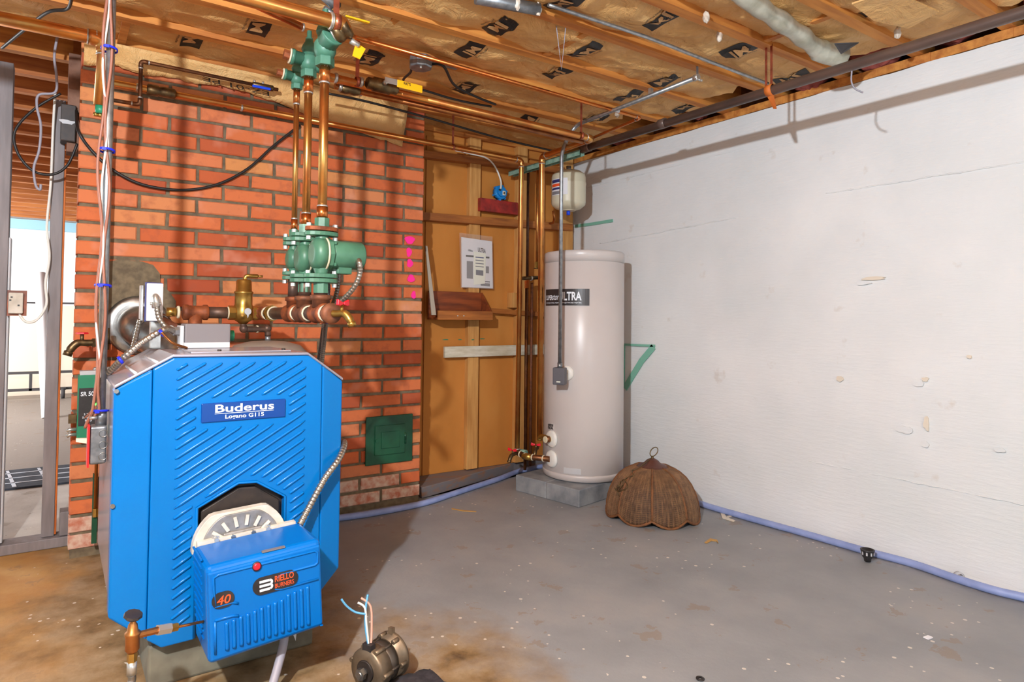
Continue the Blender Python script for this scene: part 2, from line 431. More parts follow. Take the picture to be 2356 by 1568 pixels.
# sill board and rim insulation on top of the wall
sill = MB(); pts = 60
for i in range(pts):
    ya = -2.2+5.7*i/pts; yb = ya+5.7/pts
    r = .012*noise.noise(V((ya*6, 1, 1)))
    sill.box(XW-.008+r, XW+.2, ya, yb, ZT+.002, ZJ-.001)
struct(sill.build('trim_2', 'wood_joist'))
def blob(seed, x, y, z, sx_, sy_, sz_, mat, name, parent=None, label=None, amp=.35, fr=6):
    mb = MB(); n, m = 22, 12; vs = []
    for k in range(m+1):
        p = math.pi*k/m
        for i in range(n):
            a = 2*math.pi*i/n; d = V((math.sin(p)*math.cos(a), math.sin(p)*math.sin(a), math.cos(p)))
            q = 1+amp*noise.noise(d*1.6+V((seed, 0, 0)))+.5*amp*noise.noise(d*fr+V((seed, 3, 0)))
            vs.append((x+d.x*sx_*q, y+d.y*sy_*q, z+d.z*sz_*q))
    mb.add(vs, [(k*n+i, (k+1)*n+i, (k+1)*n+(i+1) % n, k*n+(i+1) % n) for k in range(m) for i in range(n)], True)
    return mb.build(name, mat, parent, label=label)
# ---- spalls and paint marks on the white wall
def patch(px, py, rx, ry, mat, name, plane=0, val=XW-.014, parent=None, seed=0, n=14, thick=.002):
    c = at(px, py, plane, val); mb = MB(); P = []
    for i in range(n):
        a = 2*math.pi*i/n; q = 1+.5*noise.noise(V((math.cos(a)*1.5+seed, math.sin(a)*1.5, seed*.7)))
        u, v_ = rx*q*math.cos(a), ry*q*math.sin(a)
        P.append(c+(V((0, u, v_)) if plane == 0 else V((u, 0, v_)) if plane == 1 else V((u, v_, 0))))
    e = V((.006, 0, 0)) if plane == 0 else V((0, thick, 0)) if plane == 1 else V((0, 0, -thick))
    mb.prism(P, e); return mb.build(name, mat, parent)
for i, (px, py, rx, ry) in enumerate([(1932, 872, .016, .012), (2112, 880, .02, .014), (2128, 872, .012, .01), (2080, 988, .03, .016), (2131, 975, .01, .03), (2128, 1022, .012, .012), (2010, 640, .05, .008), (1985, 652, .03, .006), (2230, 820, .008, .008), (2300, 1035, .02, .008)]):
    patch(px, py, rx, ry, 'wall_white' if i % 2 else 'paint_chip', 'spall', parent=wall_r, seed=i+1)
def stroke(P, hw, mat, name, parent, plane=0, val=XW-.012):
    Q = [at(a, b, plane, val) for a, b in P]; mb = MB(); U = V((0, 0, 1))
    for k in range(len(Q)-1):
        a, b = Q[k], Q[k+1]; d = (b-a).normalized(); nrm = V((1, 0, 0)) if plane == 0 else V((0, 1, 0)); s = d.cross(nrm)
        mb.prism([a-s*hw, b-s*hw, b+s*hw, a+s*hw], nrm*.006)
    return mb.build(name, mat, parent)
stroke([(1322, 520), (1360, 515), (1409, 507)], .010, 'tape_green', 'green_paint_stroke', wall_r)
stroke([(1436, 792), (1470, 794), (1506, 795)], .007, 'tape_green', 'green_paint_stroke', wall_r)
stroke([(1503, 797), (1475, 830), (1437, 893)], .020, 'tape_green', 'green_paint_stroke', wall_r)
stroke([(1436, 793), (1435, 893)], .004, 'tape_green', 'green_paint_stroke', wall_r)
def ridge(p0, p1):
    a, b_ = at(*p0, 0, XW-.003), at(*p1, 0, XW-.003)
    MB().tube([a.lerp(b_, i/40)+V((0, 0, .004*noise.noise(V((i*.7, a.z, 0))))) for i in range(41)], [.0012+.006*abs(noise.noise(V((i*.9, 2, a.z)))) for i in range(41)], 6).build('form_ridge', 'wall_white', wall_r)
ridge((1352, 432), (1690, 348)); ridge((1900, 445), (2356, 373)); ridge((1860, 1060), (2356, 1160)); ridge((1380, 560), (1700, 500))
# ---- back wall: fibreboard between studs, battens across
wall_b = struct(MB().box(1.55, XW, YB, YB+.03, 0, 2.30).build('wall_back', 'fibreboard'))
def stud(pxl, pxr, pyref, y, z0, z1, mat='wood_stud', name='stud', dep=.05, parent=wall_b):
    a = at(pxl, pyref, 1, y).x; b = at(pxr, pyref, 1, y).x
    return MB().box(a, b, y, YB, z0, z1).build(name, mat, parent, bevel=.002)
YS = 3.45
for i, (a, b) in enumerate(((975, 1077), (1102, 1190), (1214, 1292))):
    xa, xb = at(a, 700, 1, YB).x, at(b, 700, 1, YB).x
    MB().box(xa, xb, YB-.012, YB-.001, .05, 2.15).build('panel', 'fibreboard', wall_b)
stud(1078, 1103, 700, YS, .07, 2.18); stud(1190, 1212, 600, YS, .07, 2.18); stud(1293, 1318, 545, YS-.01, .05, 2.18)
def batten(p0, p1, hh, y0, y1, mat, name, parent=None, bevel=.002):
    a, b = at(*p0, 1, y0), at(*p1, 1, y0); mb = MB()
    P = [a+V((0, 0, hh)), b+V((0, 0, hh)), b-V((0, 0, hh)), a-V((0, 0, hh))]
    mb.prism(P, (0, y1-y0, 0)); return mb.build(name, mat, parent, bevel=bevel)
batten((970, 496), (1318, 523), .024, YS-.03, YB-.013, 'wood_batten', 'batten', wall_b)
batten((1128, 714), (1300, 727), .016, YS-.02, YB-.013, 'wood_batten', 'batten', wall_b)
batten((968, 352), (1300, 392), .022, YS-.02, YB-.013, 'wood_batten', 'top_plate', wall_b)
batten((1180, 690), (1200, 690), .05, YS-.03, YB-.013, 'wood_stud', 'block', wall_b)
# sill plate at the foot of the wall, painted floor grey
a, b_ = at(971, 1147, 2, 0), at(1190, 1083, 2, 0)
sp_ = MB().prism([(a.x, a.y, .001), (b_.x, b_.y, .001), (XW-.02, b_.y+.004, .001), (XW-.02, YB-.013, .001), (a.x, YB-.013, .001)], (0, 0, .062))
struct(sp_.build('trim_3', 'grey_sill', bevel=.004))
# ---- ceiling: deck, joists, kraft-faced insulation
ceil = struct(MB().box(-3.5, XW+.2, -2.2, 10.2, 2.42, 2.44).build('ceiling', 'deck_wood'))
JY = [.95+.318*k for k in range(-8, 9)]
JW = .023
for y in JY:
    segs = [(-2.4, XW+.15)] if y < 3.3 else [(-2.4, .04), (1.76, XW+.15)]
    for x0, x1 in segs:
        MB().box(x0, x1, y-JW, y+JW, ZJ, 2.42).build('joist', 'wood_joist', ceil)
k = 9
while .95+.318*k < 9.8:
    y = .95+.318*k; k += 1
    MB().box(-3.2, .9, y-JW, y+JW, ZJ, 2.42).build('joist', 'wood_far', ceil)
# bridging blocks between joists
def bridge(px, py, w_=.03):
    p = at(px, py, 2, 2.19); j = max(q for q in JY if q < p.y)
    MB().box(p.x-w_/2, p.x+w_/2, j+JW, j+.318-JW, 2.185, 2.42).build('blocking', 'wood_joist', ceil)
bridge(1270, 118); bridge(850, 95); bridge(286, 70); bridge(1900, 40)
def paperz(x, y, bay):
    j = JY[bay]; v_ = (y-j)/.318; s = math.sin(math.pi*min(1, max(0, v_)))
    q = V((x*2.2, y*2.2, bay*5.1))
    z = 2.206-.016*s*(.6+noise.noise(V((x*1.1, bay*3.3, 0))))
    z += .022*noise.noise(q*1.6)+.010*noise.noise(q*4.2)-.013*(1-abs(noise.noise(V((x*4+y*6, y*5-x*3, bay)))))**4*(.4+s)+.006*abs(noise.noise(V((x*14-y*8, y*13, bay))))
    return max(z+.006, 2.162)
batts = {}
for bay in range(2, 16):
    j = JY[bay]
    xe = [3.02, 2.95, 3.0, 2.86, 2.98, 2.72, 2.95, 2.9][bay % 8]
    segs = [(-.9, xe)]
    if JY[bay] > 3.1: segs = [(1.78, 2.9)]
    mb = MB()
    for x0, x1 in segs:
        nx = int((x1-x0)/.022); nyb = 13; vs = []
        for a in range(nyb+1):
            for i in range(nx+1):
                x = x0+(x1-x0)*i/nx; y = j+JW-.004+(.318-2*JW+.008)*a/nyb
                if i == nx: x += .05*noise.noise(V((y*14, bay, 2)))
                vs.append((x, y, paperz(x, y, bay)))
        n = nx+1
        mb.add(vs, [(a*n+i, (a+1)*n+i, (a+1)*n+i+1, a*n+i+1) for a in range(nyb) for i in range(nx)], True)
    o = mb.build('insulation_batt', 'kraft', ceil); batts[bay] = o
def bay_of(y): return max(i for i in range(len(JY)) if JY[i] <= y)
def stamp(px, py, flip, s=.088, word=True):
    p = at(px, py, 2, 2.2); bay = bay_of(p.y)
    if bay not in batts: return
    yc = JY[bay]+.159; q = 1 if not flip else -1; X = V((0, -q, 0)); Y = V((-q, 0, 0))
    p.y = min(max(p.y, yc-.05), yc+.05)
    def mp(u, v_, d):
        P = p+X*u+Y*v_; return V((P.x, P.y, paperz(P.x, P.y, bay)-d))
    mb = MB(); nu, nv = 16, 8                       # black block
    vs = [mp((i/nu-.5)*s*1.9+(a/nv-.5)*s*.25, (a/nv-.5)*s*.95, .0022) for a in range(nv+1) for i in range(nu+1)]
    mb.add(vs, [(a*(nu+1)+i, a*(nu+1)+i+1, (a+1)*(nu+1)+i+1, (a+1)*(nu+1)+i) for a in range(nv) for i in range(nu)])
    g = mb.build('printed_logo', 'black_print', batts[bay])
    text('JM', p, X, Y, .5, 'kraft_plain', batts[bay], bold=.03, fn=lambda a, c: mp(a*s*1.32, c*s*1.08-s*.37, .0046), name='printed_letters')
    if word: text('Johns Manville', p, X, Y, .5, 'black_print', batts[bay], fn=lambda a, c: mp(a*s*.26, c*s*.24-s*.72, .0025), name='printed_letters')
def words(px, py, s, flip, h=.02):
    p = at(px, py, 2, 2.2); bay = bay_of(p.y)
    if bay not in batts: return
    q = 1 if not flip else -1; X = V((0, -q, 0)); Y = V((-q, 0, 0)); p.y = JY[bay]+.16
    def mp(u, v_):
        P = p+X*u+Y*v_; P.y = min(max(P.y, JY[bay]+.03), JY[bay]+.29); return V((P.x, P.y, paperz(P.x, P.y, bay)-.0025))
    text(s, p, X, Y, h, 'black_print', batts[bay], fn=lambda a, c: mp(a*h/.69, c*h/.69), name='printed_letters')
for a in [(1545, 38, 1), (1345, 112, 0), (1705, 112, 0), (1150, 62, 1), (1082, 108, 0), (1284, 168, 1), (1446, 215, 0), (1503, 192, 1), (1228, 262, 0), (852, 132, 1), (600, 58, 1), (450, 82, 1), (1580, 248, 1), (1052, 210, 1), (920, 250, 1), (1360, 275, 1), (2020, 22, 0), (1820, 175, 1), (1290, 5, 1)]: stamp(*a)
for a in [(1465, 165, 'Formaldehyde', 0, .018), (1345, 205, 'Formaldehyde', 0, .016), (1600, 100, 'Formaldehyde', 0, .018), (960, 88, 'Formaldehyde', 0, .018), (1620, 195, 'Formaldehyde', 0, .016), (1040, 55, 'R-19', 0, .02), (1260, 290, 'R-19', 0, .015), (620, 215, 'PE 70-20', 1, .022), (1430, 25, 'Thermal and', 0, .013), (1740, 150, 'Thermal and', 0, .012), (760, 60, 'Thermal', 1, .015), (500, 205, 'R-19', 1, .018)]: words(a[0], a[1], a[2], a[3], a[4])
# pink wool in the rim gaps
for i, y in enumerate(JY[2:16]):
    if i % 2 == 0 or i in (5, 7): blob(i, 3.10, y+.16, 2.29, .07, .13, .10, 'fibre_pink', 'wool_tuft', ceil)
# ---- partition at the left, far room beyond
YP = 3.42
part_ = sroot('trim_4', (0, YP, 0))
def post(pxl, pxr, py, y0, y1, z0, z1, mat, name='post'):
    return MB().box(at(pxl, py, 1, y0).x, at(pxr, py, 1, y0).x, y0, y1, z0, z1).build(name, mat, part_, bevel=.003)
post(108, 138, 740, YP, YP+.09, .045, 1.98, 'post_grey')
post(138, 143, 740, YP+.004, YP+.088, .05, 1.7, 'wood_orange', 'raw_edge')
post(-60, 14, 740, YP-.02, YP+.07, .045, 2.10, 'post_grey')
post(14, 20, 740, YP-.012, YP+.07, .05, 1.35, 'light_grey', 'edge_strip')
post(-80, 172, 1250, YP-.03, YP+.07, .001, .044, 'post_grey', 'sole_plate')
post(137, 158, 1200, YP-.02, YP+.06, .046, .15, 'post_grey', 'foot_block')
post(158, 186, 160, YP-.06, YP+.03, 1.74, 2.18, 'block_wood', 'rough_block')
# earth bank in front of the plate is part of the floor: a low rough footing round the boiler
far_w = struct(MB().box(-4, 1.5, 9.8, 9.95, 1.12, 2.42).build('wall_far', 'far_white'))
struct(MB().box(-4, 1.5, 9.78, 9.95, 0, 1.12).build('wall_far_lower', 'far_cream'))
struct(MB().box(-3.2, .9, 9.70, 9.78, 2.06, 2.175).build('trim_5', 'far_blue'))
MB().box(-.55, .2, 9.765, 9.779, 1.14, 1.16).build('picture_rail', 'dull_mark', far_w)

# torn paper drooping over the top of the chimney, lettered like the rest
low = [(192, 150), (260, 150), (330, 172), (395, 178), (450, 192), (505, 196), (560, 210), (640, 236), (700, 262), (760, 282), (850, 312), (925, 337)]
mb = MB(); vs = []
L_ = []
for (xa, ya), (xb, yb) in zip(low, low[1:]):
    for q in range(6): u = q/6; L_.append((xa+(xb-xa)*u, ya+(yb-ya)*u))
L_.append(low[-1])
m_ = 7
for k, (px, py) in enumerate(L_):
    b_ = at(px, py, 1, YC-.016); b_.z = min(b_.z, 2.168)+.010*noise.noise(V((px*.05, 0, 5))); tpt = V((b_.x, 3.125, 2.178))
    for j in range(m_):
        u = j/(m_-1); p = tpt.lerp(b_, u); p.y -= .012*math.sin(u*3.14)*noise.noise(V((px*.02, u*2, 1))); vs.append(p)
mb.add(vs, [(k*m_+j, (k+1)*m_+j, (k+1)*m_+j+1, k*m_+j+1) for k in range(len(L_)-1) for j in range(m_-1)], True)
drape = mb.build('insulation_batt', 'kraft', ceil); so = drape.modifiers.new('thick', 'SOLIDIFY'); so.thickness = .003
a_ = at(545, 198, 1, YC-.045); text('EZ-01 PE', a_+V((0, 0, .006)), V((-1, 0, .04)), V((0, -.4, -1)), .026, 'black_print', drape, width=.30, name='printed_letters', lift=.004)
# ================================================================ brick chimney
CX0, CX1 = .067, 1.728
chim = thing('brick_chimney', ((CX0+CX1)/2, YC+.15, 0), 'wide red brick chimney stack behind the blue boiler', 'chimney')
MB().box(CX0+.007, CX1-.007, YC+.008, YB-.002, 0, 2.415).build('mortar_core', 'mortar', chim)
BR = {}
def brick_mesh(L, var, mat='brick'):
    k = (round(L, 4), var, mat)
    if k not in BR:
        rnd = random.Random(int(L*10000)+var*7+len(mat)); h, d, c = .0590, .085, .0045; j = lambda: rnd.uniform(-.0016, .0016)
        o = [(0, 0), (L, 0), (L, h), (0, h)]; vs = []
        vs += [(x, d, z) for x, z in o]; vs += [(x+j(), c, z+j()) for x, z in o]
        vs += [(x+(c if x == 0 else -c)+j(), j()*.4, z+(c if z == 0 else -c)+j()) for x, z in o]
        fs = [(0, 1, 2, 3)]+[(i, 4+i, 4+(i+1) % 4, (i+1) % 4) for i in range(4)]+[(4+i, 8+i, 8+(i+1) % 4, 4+(i+1) % 4) for i in range(4)]+[(11, 10, 9, 8)]
        me = bpy.data.meshes.new('brick'); me.from_pydata(vs, [], fs); me.update(); me.materials.append(MAT[mat]); me.flip_normals(); BR[k] = me
    return BR[k]
rb = random.Random(3)
for i in range(0, 32):
    z0 = .0288+.0731*i
    first = CX1-(.117 if i % 2 else .232); js = [CX1+.011, first]
    while js[-1]-.238 > CX0+.03: js.append(js[-1]-.238)
    js.append(CX0)
    for a, b in zip(js, js[1:]):
        L = a-.0145-b
        if L < .02: continue
        child('brick', brick_mesh(L, rb.randrange(3), 'brick_lime' if i == 0 or (i == 1 and rb.random() < .5) else 'brick'), chim,
              (b, YC+rb.uniform(-.003, .003), z0+.0070+rb.uniform(-.0015, .0015)), (0, rb.uniform(-.005, .005), rb.uniform(-.004, .004)))
# pink spray dots
def dots(pts, mat, name, parent, y):
    for k, (px, py, rx, ry) in enumerate(pts):
        c = at(px, py, 1, y); P = [c+V((rx*math.cos(a)*(1+.2*math.sin(3*a+k)), 0, ry*math.sin(a))) for a in [2*math.pi*i/18 for i in range(18)]]
        MB().prism(P, (0, .004, 0)).build(name, mat, parent)
dots([(943, 552, .030, .022), (941, 580, .016, .026), (943, 605, .018, .024), (946, 640, .022, .022), (952, 678, .014, .022)], 'spray_pink', 'spray_mark', chim, YC-.0045)
# cast clean-out door
A0, A1, A2, A3 = at(841, 960, 1, YC), at(948, 949, 1, YC), at(946, 1057, 1, YC), at(838, 1072, 1, YC)
x0, x1, z0, z1 = (A0.x+A3.x)/2, (A1.x+A2.x)/2, (A2.z+A3.z)/2, (A0.z+A1.z)/2
dr = thing('cleanout_door', ((x0+x1)/2, YC, z0), 'dark green cast iron clean-out door low in the chimney bricks', 'hatch')
MB().box(x0, x1, YC-.014, YC-.003, z0, z1).build('frame', 'green_dark', dr, bevel=.004)
dp = MB().box(x0+.05, x1-.05, YC-.022, YC-.014, z0+.05, z1-.05).build('door', 'green_dark', dr, bevel=.003)
MB().box(x0+.085, x1-.085, YC-.027, YC-.022, z0+.085, z1-.085).build('raised_panel', 'green_dark', dp, bevel=.003)
for z in (z0+.12, z1-.12): MB().cyl((x1-.05, YC-.02, z-.02), (x1-.05, YC-.02, z+.02), .006).build('hinge', 'green_dark', dr)
MB().cyl((x0+.06, YC-.03, (z0+z1)/2), (x0+.06, YC-.014, (z0+z1)/2), .01).build('latch', 'green_dark', dr)
# cement collar and steel flue going into the bricks
fl = thing('flue_pipe', (at(312, 760, 1, YC).x, YC-.2, .9), 'polished steel flue elbow entering the chimney behind the boiler', 'flue pipe')
c = at(318, 748, 1, YC-.004)
patch(300, 690, .15, .16, 'mortar', 'cement_patch', 1, YC-.0075, chim, 5, 24, .005)
MB().lathe([(.125, 0), (.13, .006), (.118, .014), (.098, .018)], c, (0, -1, 0), 32).build('collar', 'steel', fl)
q = c+V((.02, -.20, -.02))
MB().tube(bend([c, c+V((.0, -.10, 0)), c+V((.11, -.30, -.09)), c+V((.15, -.38, -.22))], .06), .085, 28).build('elbow', 'steel', fl)
MB().lathe([(.088, -.012), (.092, 0), (.088, .012)], c+V((.04, -.17, -.03)), V((.11, -.2, -.09)), 28, caps=False).build('seam', 'steel', fl)
# ================================================================ boiler
YF = 1.95                                        # front of the jacket
boil = thing('boiler', (.455, 2.25, .12), 'tall bright blue cast iron boiler with ribbed front on a concrete pad', 'boiler')
poly = [(.277, .908), (.658, .906), (.774, .822), (.772, .231), (.650, .123), (.262, .123), (.135, .225), (.135, .828)]
SX0, SX1 = .226, .700                              # seams where the wings start to fold back
def fy(x): return YF+max(0, SX0-x)*.22+max(0, x-SX1)*.22
def cut(poly, x0, x1):
    def clip(P, xc, keep):
        out = []
        for i in range(len(P)):
            a, b = P[i], P[(i+1) % len(P)]; ia, ib = keep(a[0], xc), keep(b[0], xc)
            if ia: out.append(a)
            if ia != ib: u = (xc-a[0])/(b[0]-a[0]); out.append((xc, a[1]+u*(b[1]-a[1])))
        return out
    return clip(clip(poly, x0, lambda x, c: x >= c), x1, lambda x, c: x <= c)
# opening for the burner
WIN = [(.332, .30), (.332, .498), (.448, .566), (.500, .566), (.592, .530), (.592, .30)]
wpx = [(447, 1245), (453, 1168), (548, 1110), (590, 1107), (655, 1140), (655, 1245)]
WIN = [(at(a, b, 1, YF).x, at(a, b, 1, YF).z) for a, b in wpx]; WIN[0] = (WIN[1][0], .25); WIN[-1] = (WIN[-2][0], .25)
def wing(x0, x1, name):
    P = cut(poly, x0, x1); return MB().prism([(x, fy(x), z) for x, z in P], (0, .05, 0)).build(name, 'boiler_blue', boil, bevel=.006, seg=3)
wing(.13, SX0-.0008, 'side_wing'); wing(SX1+.0008, .78, 'side_wing')
# front door: outline with a notch cut up from the bottom
P = cut(poly, SX0, SX1)
lo = sorted([p for p in P if p[1] < .4], key=lambda p: p[0]); hi = sorted([p for p in P if p[1] >= .4], key=lambda p: -p[0])
zb = .124
outline = [q for q in lo if q[0] < WIN[0][0]]+[(WIN[0][0], zb)]+[w_ for w_ in WIN[1:-1]]+[(WIN[-1][0], zb)]+[q for q in lo if q[0] > WIN[-1][0]]+hi
door = MB().prism([(x, YF, z) for x, z in outline], (0, .05, 0)).build('front_panel', 'boiler_blue', boil, bevel=.004)
# rim lip round the opening
rim = MB(); R = [(WIN[0][0], .13)]+WIN[1:-1]+[(WIN[-1][0], .13)]
rim.tube([(x, YF-.002, z) for x, z in R], .004, 8); rim.build('opening_rim', 'boiler_blue', boil)
MB().prism([(x, YF+.03, z) for x, z in [(WIN[0][0]-.01, .14)]+[(x, z+.01) for x, z in WIN[1:-1]]+[(WIN[-1][0]+.01, .14)]], (0, .015, 0)).build('recess_panel', 'black_metal', boil)
bp = [(WIN[1][0]+.012, .2), (WIN[1][0]+.012, WIN[1][1]-.012), (WIN[2][0]+.002, WIN[2][1]-.016), (WIN[3][0], WIN[3][1]-.016), (WIN[4][0]-.010, WIN[4][1]-.014), (WIN[4][0]-.010, .2)]
MB().prism([(x, YF+.012, z) for x, z in bp], (0, .018, 0)).build('burner_door', 'black_metal', boil, bevel=.006, seg=2)
# diagonal ribs, broken by the name plate and the opening
LBX = (at(463, 930, 1, YF).x-.012, at(656, 930, 1, YF).x+.010); LBZ = (at(465, 972, 1, YF).z-.016, at(465, 928, 1, YF).z+.014)
RX0, RX1 = .284, .652; sl = math.tan(math.radians(30.5))
wc = sum(x for x, z in WIN)/len(WIN)
def blocked(x, z):
    if LBX[0] < x < LBX[1] and LBZ[0] < z < LBZ[1]: return True
    if WIN[0][0]-.012 < x < WIN[-1][0]+.012:
        top = None; Wp = WIN[1:-1]
        for (xa, za), (xb, zb_) in zip(Wp, Wp[1:]):
            if xa-.012 <= x <= xb+.012: top = za+(zb_-za)*min(1, max(0, (x-xa)/(xb-xa))); 
            if top is not None and z < top+.016: return True
    return z > .893 or z < .16-.0+max(0, x-.6)*.6
z = -.05
while z < .95:
    run = []; x = RX0
    while x <= RX1+.001:
        zz = z+(x-RX0)*sl
        ok = not blocked(x, zz) and .15 < zz
        if ok: run.append((x, zz))
        if (not ok or x+.004 > RX1) and run:
            if len(run) > 4:
                P0 = [V((a, YF-.0005, b)) for a, b in (run[0], run[len(run)//2], run[-1])]
                MB().tube(P0[:1]+[P0[0].lerp(P0[1], .1)]+[P0[1], P0[2].lerp(P0[1], .1)]+P0[2:], [.0015, .0042, .0042, .0042, .0015], 8).build('rib', 'boiler_blue', boil)
            run = []
        x += .004
    z += .0272
# name plate
lx0, lx1 = at(463, 930, 1, YF).x, at(656, 930, 1, YF).x; lz0, lz1 = at(465, 972, 1, YF).z, at(465, 928, 1, YF).z
pl = MB().box(lx0, lx1, YF-.005, YF+.002, lz0, lz1).build('name_plate', 'label_navy', boil, bevel=.002)
lc = (lx0+lx1)/2; lw = lx1-lx0; lh = lz1-lz0
text('Buderus', (lc, YF-.0052, lz0+lh*.50), PX, PZ, lh*.40, 'white_print', pl, width=lw*.70, bold=.018)
MB().box(lc-lw*.35, lc+lw*.35, YF-.0058, YF-.0049, lz0+lh*.415, lz0+lh*.44).build('underline', 'white_print', pl)
text('Logano G115', (lc, YF-.0052, lz0+lh*.15), PX, PZ, lh*.20, 'white_print', pl, width=lw*.46, bold=.018)
# grey jacket: sides and top, a little in from the blue front
DEP = 2.62
out = [(x, z) for x, z in poly]
jack = MB().prism([(x*.985+.0068 if 0 else x+(.006 if x < .4 else -.006), YF+.052, z+(-.006 if z > .5 else .006)) for x, z in out], (0, DEP-YF-.052, 0)).build('jacket', 'boiler_grey', boil, bevel=.012, seg=3)
hood = MB()                                        # lipped hood over the top edge
hp = [(.135, .828), (.277, .908), (.658, .906), (.774, .822)]
hood.prism([(x, YF+.012, z+.001) for x, z in hp]+[(x, YF+.012, z+.010) for x, z in hp[::-1]], (0, .30, 0)).build('hood', 'boiler_grey', boil, bevel=.003)
for u in (.36, .72):
    a, b = V((.135, 0, .839)), V((.277, 0, .919)); p = a.lerp(b, u)
    MB().tube([(p.x, YF+.02, p.z), (p.x, YF+.30, p.z)], .004, 6).build('hood_seam', 'light_grey', boil)
MB().box(.33, .62, YF+.06, YF+.30, .9165, .9215).build('top_cover', 'boiler_grey', boil, bevel=.002)
for x in (.41, .60): MB().cyl((x, YF+.075, .92), (x, YF+.075, .926), .006).build('screw', 'black_metal', boil)
MB().lathe([(.006, 0), (.006, .003)], (.1405, YF+.011, .823), (0, -1, 0), 10).build('screw', 'steel', boil)
MB().lathe([(.006, 0), (.006, .003)], (.1385, YF+.015, .52), (0, -1, 0), 10).build('screw', 'steel', boil)
# concrete pad
pad = MB().box(.235, .70, 1.99, 2.66, 0, .117); tag(pad.build('boiler_pad', 'pad_concrete', bevel=.008), 'low weathered concrete pad under the blue boiler', 'concrete pad')
# ================================================================ oil burner on the boiler door
bx0, bx1, by0, by1 = .339, .636, 1.72, 1.90
bz0, bz1 = .160, .412
burn = thing('oil_burner', ((bx0+bx1)/2, (by0+by1)/2, bz0), 'boxy blue oil burner bolted to the boiler front with red reset button', 'burner')
burn.rotation_euler.y = math.radians(-3)
cov = MB().prism([(bx0, by0, bz0+.004), (bx1, by0, bz0+.012), (bx1, by0, bz1), (bx0, by0, bz1-.004), ], (0, by1-by0, 0)).build('cover', 'burner_blue', burn, bevel=.014, seg=3)
cov2 = MB().prism([(bx0+.004, by0-.004, bz0+.012), (bx1-.004, by0-.004, bz0+.02), (bx1-.004, by0-.004, bz1-.012), (bx0+.004, by0-.004, bz1-.016)], (0, .02, 0)).build('front_lip', 'burner_blue', cov, bevel=.006)
FYB = by0-.004
def bead(P, r=.0035, name='bead'): return MB().tube([(bx0+a*(bx1-bx0), FYB, bz0+.012+b*(bz1-bz0-.026)) for a, b in P], r, 8).build(name, 'burner_blue', cov)
bead(bend_pts := [(.07, .60), (.06, .78), (.06, .92), (.10, .945), (.93, .945), (.955, .92), (.955, .80), (.93, .775), (.62, .775), (.58, .74)])
bead([(.955, .60), (.62, .60), (.56, .62)]); bead([(.06, .60), (.20, .60), (.25, .57)]); bead([(.06, .45), (.20, .45), (.25, .43)]); bead([(.06, .44), (.055, .08)])
for k in range(13):                                # moulded vertical bars
    a = .15+.0585*k; zt = .40+.010*k+(.03 if k > 8 else 0)
    bead([(a, .09), (a, .12), (a, zt-.03), (a, zt)], .0052, 'vent_bar')
for k in range(11):                                # steps on the side
    zc = bz0+.05+k*.02
    MB().box(bx0-.003, bx0+.002, by0+.05, by1-.02, zc, zc+.004).build('side_step', 'burner_blue', cov)
def stadium(cx, cz, w_, h_, y, mat, name, parent, n=10, d=.006):
    r = h_/2; P = [(cx-w_/2+r+r*math.cos(a), y, cz+r*math.sin(a)) for a in [math.pi/2+math.pi*i/n for i in range(n+1)]]
    P += [(cx+w_/2-r+r*math.cos(a), y, cz+r*math.sin(a)) for a in [-math.pi/2+math.pi*i/n for i in range(n+1)]]
    return MB().prism(P[::-1], (0, d, 0)).build(name, mat, parent)
p1, p2 = at(590, 1345, 1, FYB), at(692, 1330, 1, FYB); lcx, lcz = (p1.x+p2.x)/2, (p1.z+p2.z)/2
lg = stadium(lcx, lcz, .118, .045, FYB-.003, 'black_plastic', 'logo_plate', cov)
text('RIELLO', (lcx+.022, FYB-.0032, lcz+.002), PX, PZ, .015, 'orange_print', lg, width=.050, bold=.02)
text('BURNERS', (lcx+.022, FYB-.0032, lcz-.014), PX, PZ, .011, 'orange_print', lg, width=.050, bold=.008)
for k in range(3):                                 # white three-bar mark
    zz = lcz+.011-k*.011
    MB().box(lcx-.042, lcx-.016, FYB-.0036, FYB-.003, zz-.003, zz+.003).build('logo_bar', 'white_print', lg)
MB().tube([(lcx-.016+.006*math.cos(a), FYB-.0031, lcz+.0055+.0055*math.sin(a)) for a in [-1.4+.28*i for i in range(11)]], .0032, 6).build('logo_bar', 'white_print', lg)
MB().tube([(lcx-.016+.006*math.cos(a), FYB-.0031, lcz-.0055+.0055*math.sin(a)) for a in [-1.4+.28*i for i in range(11)]], .0032, 6).build('logo_bar', 'white_print', lg)
p1 = at(521, 1371, 1, FYB)
ng = stadium(p1.x, p1.z, .054, .040, FYB-.003, 'black_plastic', 'number_plate', cov)
text('40', (p1.x, FYB-.0032, p1.z-.010), PX, PZ, .021, 'orange_print', ng, width=.034, bold=.01, shear=.2)
p1 = at(601, 1298, 1, FYB)
MB().lathe([(.012, 0), (.012, .004), (.009, .004)], p1, (0, -1, 0), 18).build('button_rim', 'black_plastic', cov)
MB().lathe([(.0095, 0), (.0095, .005), (.006, .008)], p1, (0, -1, 0), 16).build('reset_button', 'red_plastic', cov)
MB().box(bx0+.14, bx0+.20, by0+.004, by0+.014, bz1-.002, bz1+.0015).build('maker_strip', 'control_grey', cov)
MB().box(bx1-.012, bx1-.004, by0-.0045, by1, bz0+.018, bz0+.020).build('lower_lip', 'burner_blue', cov)
